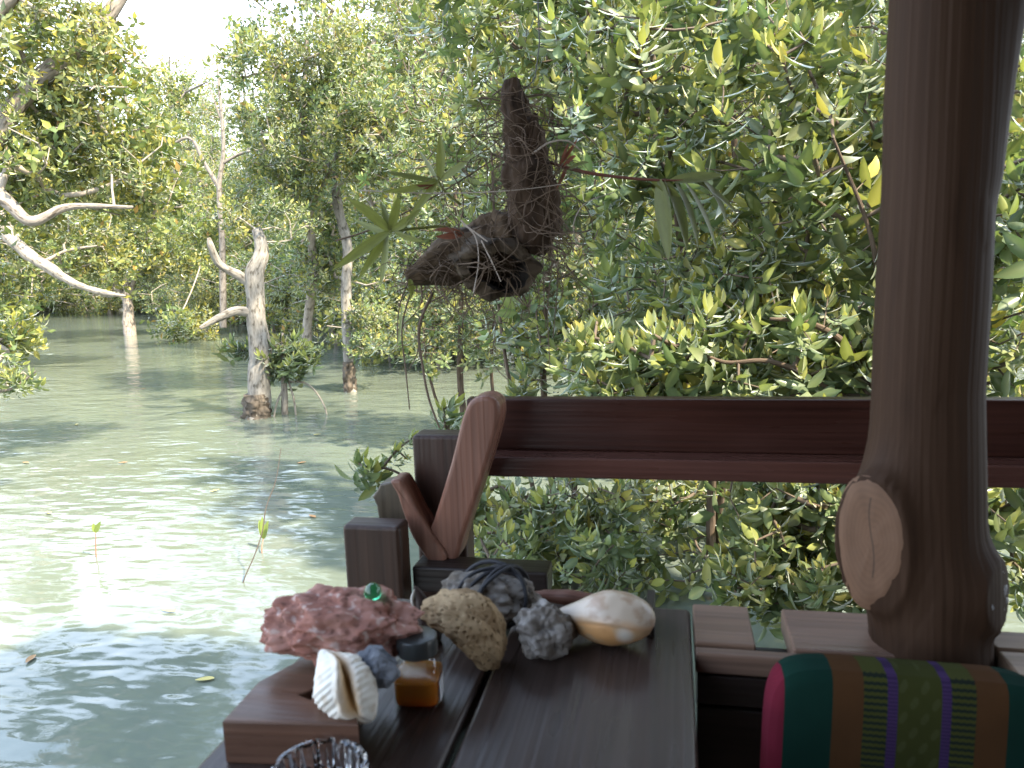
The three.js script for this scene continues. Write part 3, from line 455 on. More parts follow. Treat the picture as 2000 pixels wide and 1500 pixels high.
// round log post: rays from the axis out to a field of trunk, knots and a branch stub
{
  const axis = [[0.362, 2.458, 0.0725], [[0.287, 2.209, -0.95], [0.341, 2.204, -0.95]], [[0.288, 2.105, -0.95], [0.344, 2.101, -0.95]], [[0.289, 2.024, -0.95], [0.345, 2.02, -0.95]], [[0.289, 1.883, -0.95], [0.347, 1.881, -0.95]], [[0.289, 1.788, -0.95], [0.347, 1.788, -0.95]], [[0.292, 1.703, -0.95], [0.353, 1.705, -0.95]], [[0.296, 1.641, -0.95], [0.357, 1.643, -0.95]], [[0.301, 1.578, -0.95], [0.364, 1.581, -0.95]], [[0.303, 1.513, -0.95], [0.369, 1.517, -0.95]], [[0.307, 1.447, -0.95], [0.375, 1.452, -0.95]]].map((q) => q.length === 2 ? [q[0][0], q[0][1], q[1][0] - q[0][0]] : q);
  axis[0] = [axis[1][0] + 0.02, 3.2, axis[1][2]];
  axis.push([axis[10][0], DECK, axis[10][2] + 0.01]);
  const at = (y) => { for (let i = 0; i < axis.length - 1; i++) if (y <= axis[i][1] && y >= axis[i + 1][1]) { const t = (axis[i][1] - y) / (axis[i][1] - axis[i + 1][1]); return [lerp(axis[i][0], axis[i + 1][0], t), lerp(axis[i][2], axis[i + 1][2], t)]; } return [axis[0][0], axis[0][2]]; };
  const cut = { c: V([0.225, 1.615, -0.909]), n: V(-0.5, -0.08, 0.86).normalize() };
  const knob = { c: V([0.362, 1.555, -0.915]), n: V(0.78, 0.05, 0.62).normalize() };
  const br0 = V([0.313, 2.033, -0.95]), br1 = V([0.335, 2.225, -0.95]), br2 = V([0.355, 2.406, -0.95]);
  const capsule = (p, a, b, ra, rb) => { const pa = p.clone().sub(a), ba = b.clone().sub(a), h = Math.min(1, Math.max(0, pa.dot(ba) / ba.dot(ba))); return pa.addScaledVector(ba, -h).length() - lerp(ra, rb, h); };
  const smin = (a, b, k) => { const h = Math.max(0, k - Math.abs(a - b)) / k; return Math.min(a, b) - h * h * k * 0.25; };
  const side = V(0, 1, 0).cross(cut.n).normalize(), upv = cut.n.clone().cross(side);
  const field = (p) => {
    const [cx, r] = at(p.y);
    let d = Math.hypot(p.x - cx, p.z + 0.95) - r * (1 + 0.05 * fbm(p.x * 7, p.y * 2.2, p.z * 7 + 3, 3));
    const q = p.clone().sub(cut.c), e = Math.hypot(q.dot(side) / 0.041, q.dot(upv) / 0.084) - 1; // elliptical stub
    d = smin(d, Math.max(e * 0.03, q.dot(cut.n), -q.dot(cut.n) - 0.12), 0.022);
    const k = p.clone().sub(knob.c); d = smin(d, Math.max(capsule(p, V(knob.c.x - 0.06, knob.c.y + 0.02, -0.95), knob.c, 0.05, 0.036), k.dot(knob.n)), 0.03);
    d = smin(d, Math.min(capsule(p, br0, br1, 0.03, 0.034), capsule(p, br1, br2, 0.034, 0.034)), 0.03);
    return d;
  };
  const NT = 150, NY = 300, y0 = DECK + 0.001, y1 = 3.1, pos = [], uv = [], idx = [];
  for (let j = 0; j <= NY; j++) {
    const y = lerp(y0, y1, j / NY), [cx] = at(y);
    for (let i = 0; i <= NT; i++) {
      const a = i / NT * 2 * Math.PI, dx = Math.cos(a), dz = Math.sin(a);
      const p = new THREE.Vector3();
      let rr = 0.3; for (rr = 0.3; rr > 0.02;) { p.set(cx + dx * rr, y, -0.95 + dz * rr); const d = field(p); if (d < 0.0004) break; rr -= Math.max(0.0006, d * 0.6); }
      pos.push(cx + dx * rr - 0.3, y - DECK, -0.95 + dz * rr + 0.95); uv.push(i / NT, y / 1.6);
      if (j < NY && i < NT) { const q = j * (NT + 1) + i; idx.push(q, q + NT + 1, q + 1, q + 1, q + NT + 1, q + NT + 2); }
    }
  }
  const g = new THREE.BufferGeometry(); g.setAttribute('position', new THREE.Float32BufferAttribute(pos, 3)); g.setAttribute('uv', new THREE.Float32BufferAttribute(uv, 2)); g.setIndex(idx); g.computeVertexNormals();
  const t = thing('log_post', 'tall polished round log post with a pale oval branch cut', 'post', [0.3, DECK, -0.95]);
  part(t, 'trunk', g, new THREE.MeshPhysicalMaterial({ color: rgb(0.042, 0.0215, 0.0118), map: postMap, roughness: 0.7, specularIntensity: 0.3, bumpMap: woodBump, bumpScale: 0.003 }));
  // the pale sawn oval with its growth rings
  const rings = dataTex(256, 256, (u, v) => { const x = u - 0.52, y = v - 0.55, rr = Math.hypot(x, y) * 2, a = Math.atan2(y, x), w = 0.9 + 0.045 * Math.sin((rr + 0.02 * Math.sin(a * 5)) * 60) + 0.25 * tfbm(n2, u, v, 6, 6, 4); const crack = Math.abs(x + 0.04 * Math.sin(y * 9)) < 0.012 && Math.abs(y) < 0.3 ? 0.5 : 1; return [w * crack, w * 0.95 * crack, w * 0.9 * crack]; });
  const disc = (rx, ry, c, n, rough, mat, nm, seed) => {
    const N = 48, M = 6, P = [0, 0, 0], U = [0.5, 0.5], I = [];
    for (let m = 1; m <= M; m++) for (let i = 0; i < N; i++) { const a = i / N * 2 * Math.PI, k = m / M, w = 1 + 0.05 * Math.sin(a * 3 + seed); P.push(Math.cos(a) * rx * k * w, Math.sin(a) * ry * k * w, m === M ? -0.003 : rough * fbm(Math.cos(a) * k * 3 + seed, Math.sin(a) * k * 3, 0)); U.push(0.5 + 0.5 * k * Math.cos(a), 0.5 + 0.5 * k * Math.sin(a)); }
    for (let i = 0; i < N; i++) { const i2 = (i + 1) % N; I.push(0, 1 + i, 1 + i2); for (let m = 0; m < M - 1; m++) { const a = 1 + m * N + i, b = 1 + m * N + i2; I.push(a, a + N, b, b, a + N, b + N); } }
    const dg = new THREE.BufferGeometry(); dg.setAttribute('position', new THREE.Float32BufferAttribute(P, 3)); dg.setAttribute('uv', new THREE.Float32BufferAttribute(U, 2)); dg.setIndex(I); dg.computeVertexNormals();
    const s = V(0, 1, 0).cross(n).normalize(), u = n.clone().cross(s); dg.applyMatrix4(new THREE.Matrix4().makeBasis(s, u, n)); const e = c.clone().addScaledVector(n, 0.002); dg.translate(e.x - 0.3, e.y - DECK, e.z + 0.95);
    part(t, nm, dg, mat);
  };
  disc(0.0395, 0.083, cut.c, cut.n, 0.002, new THREE.MeshStandardMaterial({ color: rgb(0.16, 0.088, 0.05), map: rings, roughness: 0.7 }), 'branch_cut', 1);
  disc(0.03, 0.034, knob.c, knob.n, 0.012, new THREE.MeshStandardMaterial({ color: rgb(0.4, 0.4, 0.42), map: blotchMap, roughness: 0.8 }), 'knot', 4);
}
{ // striped woven cushion
  const W = 0.285, Hh = 0.3, Dp = 0.062;
  const g = new THREE.BoxGeometry(2, 2, 2, 60, 50, 16), p = g.attributes.position, uv = g.attributes.uv;
  for (let i = 0; i < p.count; i++) {
    let x = p.getX(i), y = p.getY(i), z = p.getZ(i);
    const k = Math.pow(Math.pow(Math.abs(x), 7) + Math.pow(Math.abs(y), 7) + 1e-9, 1 / 7), m = Math.max(Math.abs(x), Math.abs(y)), s = k > 0 ? m / k : 1;
    const rx = x * s, ry = y * s, edge = Math.pow(Math.max(0, 1 - Math.pow(m, 6)), 0.5);
    const zz = z * lerp(0.62, 1, edge) + 0.03 * perlin.noise(rx * 2, ry * 2, z);
    const X = rx * W / 2 * (1 + 0.02 * (1 - Math.abs(z)) * m), Y = ry * Hh / 2 * (1 + 0.02 * (1 - Math.abs(z)) * m);
    p.setXYZ(i, X, Y, zz * Dp / 2); uv.setXY(i, 0.5 + X / W, 0.5 + Y / Hh);
  }
  g.computeVertexNormals();
  const stops = [[0.048, 'p'], [0.215, 'g'], [0.322, 'o'], [0.405, 'l'], [0.44, 'v'], [0.59, 'c'], [0.622, 'v'], [0.705, 'l'], [0.812, 'o'], [0.965, 'g'], [1.01, 'p']];
  const tex = dataTex(1024, 1024, (u, v) => {
    const s = stops.find((q) => u < q[0])[1], th = 0.9 + 0.12 * Math.sin(v * 900) * Math.sin(u * 1100) + 0.25 * tfbm(n1, u, v, 8, 8, 4);
    let c;
    if (s === 'p') c = [0.26, 0.02, 0.045]; else if (s === 'g') c = [0.006, 0.045, 0.03]; else if (s === 'o') c = [0.13, 0.055, 0.018];
    else if (s === 'v') c = (Math.sin(v * 500) > 0 ? [0.09, 0.045, 0.16] : [0.06, 0.03, 0.11]);
    else if (s === 'l') c = Math.sin(v * 6.2832 * 44 + Math.sin(u * 300) * 0.3) > -0.1 ? [0.09, 0.1, 0.02] : [0.02, 0.03, 0.02];
    else { const a = Math.sin((u - 0.515) * 85) * Math.sin(v * 60), b = Math.sin((u - 0.515) * 170) * Math.sin(v * 120); c = mix3([0.065, 0.072, 0.014], [0.09, 0.1, 0.03], smooth(0.25, 0.6, a + 0.3 * b)); }
    return c.map((x) => Math.pow(x * 0.48 * th, 1 / 2.2));
  }, true);
  const t = thing('striped_cushion', 'woven cushion with green, orange, olive, purple and pink stripes in front of log post', 'cushion', [0.236, 1.212, -0.81]);
  const m = part(t, 'cover', g, new THREE.MeshPhysicalMaterial({ map: tex, roughness: 1, specularIntensity: 0.15, bumpMap: woodBump, bumpScale: 0.0004 }));
  m.position.y = 0.148; t.rotation.set(-0.05, 0.05, -0.035, 'YXZ');
}
{ // low bench that carries the cushion
  const t = thing('low_bench', 'dark low bench under the striped cushion', 'bench', [0.3, DECK, -0.72]);
  part(t, 'seat_board', plank(-0.25, 0.7, 0.46, 0.5, -0.155, 0.02, 0), darkWood);
  part(t, 'seat_board', plank(-0.25, 0.7, 0.46, 0.5, 0.026, 0.2, 0), darkWood);
  for (const x of [-0.2, 0.62]) for (const z of [-0.11, 0.15]) part(t, 'leg', plank(x - 0.025, x + 0.025, 0.001, 0.459, z - 0.025, z + 0.025, 1), darkWood);
}
{ // deck, roof, walls behind the camera
  const t = thing('pavilion', 'raised timber pavilion with plank deck, low roof and closed rear walls', 'pavilion', [0.6, 0, 0.3]), o = [0.6, 0, 0.3], L = (g) => g.translate(-o[0], -o[1], -o[2]);
  for (let i = 0; i < 22; i++) { const z = -1.55 + i * 0.18; part(t, 'deck_board', L(plank(-0.95, 3.0, DECK - 0.035, DECK, z, z + 0.174, 0, 0.004)), deckWood); }
  for (const x of [-0.8, 1.0, 2.8]) { part(t, 'joist', L(plank(x - 0.05, x + 0.05, DECK - 0.16, DECK - 0.037, -1.5, 2.4, 2)), darkWood); for (const z of [-1.35, 2.2]) part(t, 'pile', L(tube([[x, -1.2, z, 0.09], [x, DECK - 0.161, z, 0.08]], 12, 3)), bark(0.16, 0.13, 0.1)); }
  const roofSlab = (x0, x1, za, ya, zb, yb) => { const len = Math.hypot(zb - za, yb - ya), g = new THREE.BoxGeometry(x1 - x0, 0.1, len); grainUV(g, 2); g.rotateX(-Math.atan2(yb - ya, zb - za)); g.translate((x0 + x1) / 2, (ya + yb) / 2, (za + zb) / 2); return L(g); };
  const thatch = new THREE.MeshStandardMaterial({ color: rgb(0.12, 0.085, 0.055), map: woodMap, roughness: 1 });
  part(t, 'roof', roofSlab(-1.2, 4.6, -2.4, 3.05, 0.45, 3.75), thatch);
  part(t, 'roof', roofSlab(-1.2, 4.6, 0.46, 3.75, 3.0, 3.0), thatch);
  { const rng = makeRng(41), gs = []; for (let i = 0; i < 420; i++) { const x = -1.2 + 5.8 * i / 419 + (rng() - 0.5) * 0.05, l = 0.05 + 0.3 * rng() * rng() + 0.12 * (0.5 + perlin.noise(x * 2.3, 1, 2)), g = new THREE.BoxGeometry(0.018 + 0.02 * rng(), 0.006, l + 0.1); g.rotateY((rng() - 0.5) * 0.5); g.rotateX(-0.29); g.translate(x, 3.07 - l * 0.13, -2.35 - l / 2); gs.push(g); } part(t, 'thatch_fringe', L(mergeGeometries(gs)), thatch, 'stuff'); }
  part(t, 'eave_beam', L(plank(-1.15, 4.5, 2.86, 2.95, -1.98, -1.9, 0)), darkWood);
  part(t, 'wall', L(plank(-0.95, 3.0, DECK + 0.001, 3.1, 2.36, 2.42, 1)), wood(0.1, 0.07, 0.05, 0.8));
  part(t, 'wall', L(plank(2.94, 3.0, DECK + 0.001, 3.1, -0.3, 2.355, 1)), wood(0.1, 0.07, 0.05, 0.8));
}

// ---------------------------------------------------------------- things on the table
function hash3(i, j, k) { let h = (i * 374761393 + j * 668265263 + k * 2147483647) | 0; h = Math.imul(h ^ (h >>> 13), 1274126177); return ((h ^ (h >>> 16)) >>> 0) / 4294967296; }
function cells(x, y, z) { // distance to the nearest of scattered points
  const X = Math.floor(x), Y = Math.floor(y), Z = Math.floor(z); let b = 9;
  for (let i = -1; i < 2; i++) for (let j = -1; j < 2; j++) for (let k = -1; k < 2; k++) { const a = X + i, c = Y + j, d = Z + k, dx = a + hash3(a, c, d) - x, dy = c + hash3(a + 91, c, d) - y, dz = d + hash3(a, c + 57, d) - z; b = Math.min(b, dx * dx + dy * dy + dz * dz); }
  return Math.sqrt(b);
}
const stoneMat = new THREE.MeshPhysicalMaterial({ vertexColors: true, roughness: 0.95, specularIntensity: 0.3 });
function stone(seed, rx, ry, rz, o) {
  const { amp = 0.25, freq = 1.6, pit = 0, pitSize = 60, fine = 0.03, flat = 0, shape, color, detail = 44 } = o;
  return lump(detail, (d) => {
    let r = 1 + amp * 1.6 * fbm(d.x * freq + seed, d.y * freq, d.z * freq, 3);
    let q = [d.x * rx * r, d.y * ry * r, d.z * rz * r]; if (flat && q[1] < -ry * flat) q[1] = -ry * flat + (q[1] + ry * flat) * 0.15;
    const f = fine * fbm(q[0] * 75 + seed, q[1] * 75, q[2] * 75, 3), c = pit ? -pit * smooth(0.42, 0.12, cells(q[0] * pitSize + seed, q[1] * pitSize, q[2] * pitSize)) : 0, s = 1 + f + c;
    q = [q[0] * s, q[1] * s, q[2] * s]; return shape ? shape(q) : q;
  }, (d, q) => color(q[0] * 60 + seed, q[1] * 60, q[2] * 60, d));
}
{ // sawn wooden block with a mortise
  const top = [[-0.422, 1.525, -0.604], [-0.289, 1.525, -0.618], [-0.319, 1.525, -0.676], [-0.336, 1.525, -0.73], [-0.397, 1.525, -0.733], [-0.424, 1.525, -0.675]];
  const sh = new THREE.Shape(top.map((p) => new THREE.Vector2(p[0], -p[2]))), h = [[-0.37, 1.525, -0.658], [-0.353, 1.525, -0.651], [-0.36, 1.525, -0.67]];
  sh.holes.push(new THREE.Path(h.map((p) => new THREE.Vector2(p[0], -p[2]))));
  const g = new THREE.ExtrudeGeometry(sh, { depth: 0.041, bevelEnabled: true, bevelThickness: 0.002, bevelSize: 0.002, bevelOffset: -0.002, bevelSegments: 2 }); g.rotateX(-Math.PI / 2); grainUV(g, 0, 0.4, 1.6, 0.1, 0.4);
  g.translate(0.35, 0.002, 0.65);
  const m = single('wooden_block', 'thick reddish-brown wooden block with clipped corner and small mortise, under the red rock', 'block', g, wood(0.14, 0.08, 0.058, 0.65)); m.position.set(-0.35, T, -0.65);
}
{
  const g = stone(3.1, 0.083, 0.035, 0.052, { amp: 0.3, freq: 1.9, fine: 0.06, pit: 0.025, pitSize: 26, flat: 0.8, detail: 56, color: (x, y, z) => { const a = fbm(x * 0.35, y * 0.35, z * 0.35, 4), b = fbm(x * 1.6 + 9, y * 1.6, z * 1.6, 3); let c = mix3([0.23, 0.1, 0.075], [0.37, 0.2, 0.16], smooth(-0.25, 0.3, a)); c = mix3(c, [0.48, 0.37, 0.33], smooth(0.14, 0.3, b) * 0.8); return mix3(c, [0.09, 0.04, 0.03], smooth(0.14, 0.32, -b) * 0.7); } });
  const m = single('red_rock', 'big rough reddish-brown rock lying on the wooden block', 'rock', place(g, [0, 0, 0], [0.1, 0.15, -0.08]), stoneMat); m.position.set(...[-0.355, 1.563, -0.737]);
}
{
  const t = thing('glass_marble', 'small clear green glass marble on top of the red rock', 'marble', [-0.319, 1.6, -0.743]);
  part(t, 'ball', new THREE.SphereGeometry(0.0095, 32, 24), new THREE.MeshPhysicalMaterial({ color: rgb(1, 1, 1), transmission: 1, thickness: 0.02, roughness: 0, ior: 1.5, attenuationColor: rgb(0.2, 0.85, 0.5), attenuationDistance: 0.012 }));
}
{ // ribbed whelk: a spindle with a deep tan aperture fold running down it
  const seam = (d) => { const a = Math.atan2(d.x, d.z) - 0.25 - 0.9 * d.y; return Math.atan2(Math.sin(a), Math.cos(a)); };
  const g = lump(52, (d) => {
    const s = seam(d), lobe = s < 0 ? 1.16 : 1.0, w = 0.0255 * lobe * Math.pow(Math.max(0, 1 - d.y * d.y * 0.12), 1) * lerp(1, 0.5, smooth(0.25, 1, d.y)) * lerp(1, 0.75, smooth(-0.4, -1, d.y));
    const groove = 1 - 0.42 * Math.exp(-Math.pow((s - 0.16) / 0.22, 2)) * smooth(-0.95, -0.4, d.y) + 0.1 * Math.exp(-Math.pow((s + 0.2) / 0.16, 2));
    const rib = 1 + 0.02 * Math.sin(d.y * 46 + s * 3) * smooth(0.3, 0.6, Math.abs(s)), whorl = 1 - 0.06 * Math.pow(Math.abs(Math.sin(d.y * 5 + Math.atan2(d.x, d.z) * 0.5)), 8);
    return [d.x * w * groove * rib * whorl * 1.1, d.y * 0.043, d.z * w * groove * rib * whorl];
  }, (d, q) => { const s = seam(d), n = fbm(q[0] * 90, q[1] * 90, q[2] * 90, 3), t = Math.exp(-Math.pow((s - 0.12) / 0.3, 2)) * smooth(-1, -0.5, d.y); return mix3(mix3([0.68, 0.65, 0.58], [0.48, 0.38, 0.27], smooth(0.0, 0.3, n) * 0.6), [0.5, 0.31, 0.13], Math.min(1, t * 1.1)); });
  const m = single('whelk_shell', 'white ribbed whelk shell with a tan fold leaning on the wooden block edge', 'seashell', place(g, [0, 0, 0], [-0.45, 0.1, 0.78]), new THREE.MeshStandardMaterial({ vertexColors: true, roughness: 0.6 })); m.position.set(...[-0.314, 1.544, -0.651]);
}
{
  const g = stone(8.4, 0.024, 0.018, 0.02, { amp: 0.3, freq: 1.3, fine: 0.02, detail: 30, color: (x, y, z) => mix3([0.08, 0.085, 0.1], [0.17, 0.18, 0.2], smooth(-0.2, 0.3, fbm(x, y, z, 4))) });
  single('grey_stone', 'small smooth bluish-grey stone between the whelk shell and the honey jar', 'stone', g, stoneMat).position.set(...[-0.293, 1.551, -0.675]);
}
function squareLathe(profile, e, n = 64) { // a lathe whose rounds are squarish
  const P = [], U = [], I = [], m = profile.length;
  profile.forEach(([r, y, k = 1], j) => { for (let i = 0; i <= n; i++) { const a = i / n * 2 * Math.PI + Math.PI / 4, c = Math.cos(a), s = Math.sin(a), q = Math.pow(Math.pow(Math.abs(c), e) + Math.pow(Math.abs(s), e), -1 / e), rr = r * lerp(1, q, k); P.push(c * rr, y, s * rr); U.push(i / n, y * 10); if (j < m - 1 && i < n) { const a0 = j * (n + 1) + i; I.push(a0, a0 + n + 1, a0 + 1, a0 + 1, a0 + n + 1, a0 + n + 2); } } });
  const g = new THREE.BufferGeometry(); g.setAttribute('position', new THREE.Float32BufferAttribute(P, 3)); g.setAttribute('uv', new THREE.Float32BufferAttribute(U, 2)); g.setIndex(I); g.computeVertexNormals(); return g;
}
{
  const t = thing('honey_jar', 'squat square glass jar half full of orange honey in front of the tan coral', 'jar', [-0.27, 1.48, -0.738]);
  const glass = new THREE.MeshPhysicalMaterial({ color: rgb(0.93, 0.96, 0.94), transmission: 1, thickness: 0, roughness: 0.04, ior: 1.5, side: THREE.DoubleSide });
  part(t, 'glass', squareLathe([[0, 0.001], [0.021, 0.001], [0.0245, 0.004], [0.0252, 0.01], [0.0252, 0.038], [0.0244, 0.044], [0.0225, 0.049, 0.8], [0.0212, 0.052, 0.3], [0.0205, 0.054, 0], [0.0205, 0.058, 0], [0.0215, 0.059, 0], [0.0205, 0.06, 0], [0.0205, 0.064, 0], [0.0215, 0.065, 0], [0.0205, 0.066, 0], [0.0205, 0.07, 0]], 5), glass);
  part(t, 'honey', squareLathe([[0, 0.003], [0.02, 0.003], [0.0232, 0.006], [0.024, 0.012], [0.024, 0.03], [0.0238, 0.0325], [0, 0.0325]], 5), new THREE.MeshPhysicalMaterial({ color: rgb(0.5, 0.17, 0.018), roughness: 0.25, transmission: 0.3, thickness: 0.03, attenuationColor: rgb(0.9, 0.35, 0.03), attenuationDistance: 0.02, ior: 1.4 }));
  part(t, 'lid', squareLathe([[0.0216, 0.056, 0], [0.0222, 0.0565, 0], [0.0222, 0.06, 0], [0.0218, 0.0605, 0], [0.0222, 0.0612, 0], [0.0222, 0.0655, 0], [0.0218, 0.066, 0], [0.0222, 0.0667, 0], [0.022, 0.074, 0], [0.0205, 0.0755, 0], [0, 0.076, 0]], 5), new THREE.MeshPhysicalMaterial({ color: rgb(0.1, 0.11, 0.11), roughness: 0.3, transmission: 0.6, thickness: 0, side: THREE.DoubleSide }));
  const lb = new THREE.PlaneGeometry(0.022, 0.024, 6, 1); lb.rotateY(Math.PI / 2); lb.translate(0.0256, 0.018, 0.004); part(t, 'paper_label', lb, new THREE.MeshStandardMaterial({ color: rgb(0.62, 0.64, 0.68), map: blotchMap, roughness: 0.8, side: THREE.DoubleSide }));
  t.rotation.y = 0.12;
}
const coralTan = (x, y, z) => { const a = fbm(x * 0.5, y * 0.5, z * 0.5, 4), c = cells(x * 2.2, y * 2.2, z * 2.2); return mix3(mix3([0.22, 0.145, 0.078], [0.37, 0.265, 0.155], smooth(-0.2, 0.25, a)), [0.1, 0.07, 0.04], smooth(0.3, 0.1, c) * 0.8); };
const coralGrey = (x, y, z) => { const a = fbm(x * 0.4, y * 0.4, z * 0.4, 4), c = cells(x * 1.1, y * 1.1, z * 1.1); return mix3(mix3([0.13, 0.11, 0.09], [0.31, 0.285, 0.26], smooth(-0.2, 0.25, a)), [0.1, 0.09, 0.085], smooth(0.34, 0.12, c) * 0.7); };
{
  const g = stone(5.2, 0.056, 0.026, 0.036, { amp: 0.2, freq: 1.5, pit: 0.09, pitSize: 150, fine: 0.07, detail: 64, color: coralTan, shape: (q) => [q[0], q[1] - 8 * q[0] * q[0] + (q[1] < 0 ? -q[1] * 0.5 * smooth(0.05, 0.0, Math.abs(q[0] + 0.01)) : 0), q[2]] });
  single('tan_coral', 'arched tan coral lump full of fine pores behind the honey jar', 'coral', place(g, [0, 0, 0], [0.35, -0.25, -0.62]), stoneMat).position.set(...[-0.226, 1.539, -0.807]);
}
{
  const t = thing('cord_wrapped_coral', 'grey coral lump bound with loops of black cord behind the tan coral', 'coral', [-0.226, 1.529, -0.903]);
  part(t, 'coral', place(stone(2.7, 0.064, 0.032, 0.034, { amp: 0.36, freq: 1.6, pit: 0.06, pitSize: 90, fine: 0.02, detail: 44, color: coralGrey }), [0, -0.004, 0], [0, 0.1, -0.16]), stoneMat);
  const cordMat = new THREE.MeshStandardMaterial({ color: rgb(0.018, 0.018, 0.022), roughness: 0.75 }), rng = makeRng(5);
  for (let k = 0; k < 7; k++) {
    const pts = [], tx = (rng() - 0.5) * 1.4, tz = (rng() - 0.5) * 0.5, ox = 0.004 + (rng() - 0.5) * 0.03, sz = 0.85 + 0.3 * rng();
    for (let i = 0; i <= 24; i++) { const a = i / 24 * 2 * Math.PI, p = V(Math.cos(a) * 0.04 * sz, Math.sin(a) * 0.037 * sz, Math.sin(a * 2 + k) * 0.004).applyEuler(new THREE.Euler(tx * 0.6, 0.3 + tx, tz)); pts.push([p.x + ox, p.y, p.z, 0.0026]); }
    part(t, 'cord', tube(pts, 8, 3, 0, 6, false), cordMat);
  }
}
{
  const g = stone(6.6, 0.036, 0.034, 0.03, { amp: 0.42, freq: 1.5, pit: 0.06, pitSize: 70, fine: 0.02, detail: 48, color: coralGrey });
  single('grey_coral', 'knobbly grey-white coral lump with small holes beside the smooth cream shell', 'coral', place(g, [0, 0, 0], [0.1, 0.5, -0.5]), stoneMat).position.set(...[-0.15, 1.507, -0.859]);
}
{ // smooth melon shell
  const lip = (q) => q[1] - 0.006 + 0.25 * (q[0] - 0.01) * 0.35 + 9 * (q[0] - 0.012) * (q[0] - 0.012) * 0.6 - 0.006;
  const g = lump(40, (d) => {
    const k = lerp(0.5, 1, smooth(-1, 0.0, d.x)), x = d.x * (d.x < 0 ? 0.075 : 0.056), q = [x + 0.01, d.y * 0.032 * k + 0.0015 * perlin.noise(d.x * 3, d.y * 3, 2), d.z * 0.036 * k];
    const l = lip(q); if (q[2] > 0) { const s = 1 - 0.05 * smooth(0.002, -0.004, l); q[2] *= s; } return q;
  }, (d, q) => {
    const n = fbm(q[0] * 40, q[1] * 60, q[2] * 40, 4), l = lip(q) + n * 0.006, inside = q[2] > -0.01 ? smooth(0.009, -0.007, l) : 0;
    let c = mix3([0.46, 0.37, 0.28], [0.3, 0.18, 0.1], smooth(0.0, 0.35, n + 0.08) * 0.8);
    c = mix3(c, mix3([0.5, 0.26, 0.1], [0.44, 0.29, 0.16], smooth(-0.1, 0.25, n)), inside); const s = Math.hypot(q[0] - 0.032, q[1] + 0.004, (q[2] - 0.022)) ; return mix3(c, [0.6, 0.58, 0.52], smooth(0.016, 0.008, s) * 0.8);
  });
  single('melon_shell', 'smooth rounded cream and orange sea shell with a pointed end at the table end', 'seashell', place(g, [0, 0, 0], [0.1, -0.15, 0.12]), new THREE.MeshPhysicalMaterial({ vertexColors: true, roughness: 0.42, clearcoat: 0.25, clearcoatRoughness: 0.3 })).position.set(...[-0.084, 1.514, -0.889]);
}
{ // bits of driftwood behind the corals
  const t = thing('driftwood_stick', 'short reddish driftwood stick lying between the corded coral and the cream shell', 'driftwood', [-0.149, 1.48, -0.96]);
  part(t, 'stick', tube([[-0.05, 0.012, -0.02, 0.009], [0.0, 0.016, -0.02, 0.011], [0.06, 0.014, -0.015, 0.009]], 10, 5, 0.3, 30), wood(0.18, 0.09, 0.065, 0.8));
  const u = thing('dark_shard', 'dark splintered shard wedged between the red rock and tan coral', 'driftwood', [-0.296, 1.48, -0.866]);
  part(u, 'shard', tube([[-0.005, 0.0, 0, 0.016], [-0.008, 0.03, 0, 0.014], [-0.012, 0.055, 0, 0.01], [-0.02, 0.072, 0, 0.002]], 7, 4, 0.4, 40), wood(0.06, 0.04, 0.035, 0.85));
  part(u, 'pale_tip', tube([[-0.02, 0.048, 0.006, 0.003], [-0.021, 0.06, 0.006, 0.0025], [-0.0185, 0.07, 0.005, 0.0006]], 6, 3), new THREE.MeshStandardMaterial({ color: rgb(0.5, 0.46, 0.4), roughness: 0.8 }));
  single('wood_offcut', 'thin dark wood offcut standing behind the round end of the cream shell', 'offcut', plank(-0.006, 0.004, 0.001, 0.04, -0.035, 0.02, 2, 0.001), blackWood).position.set(...[-0.025, 1.48, -0.93]);
}
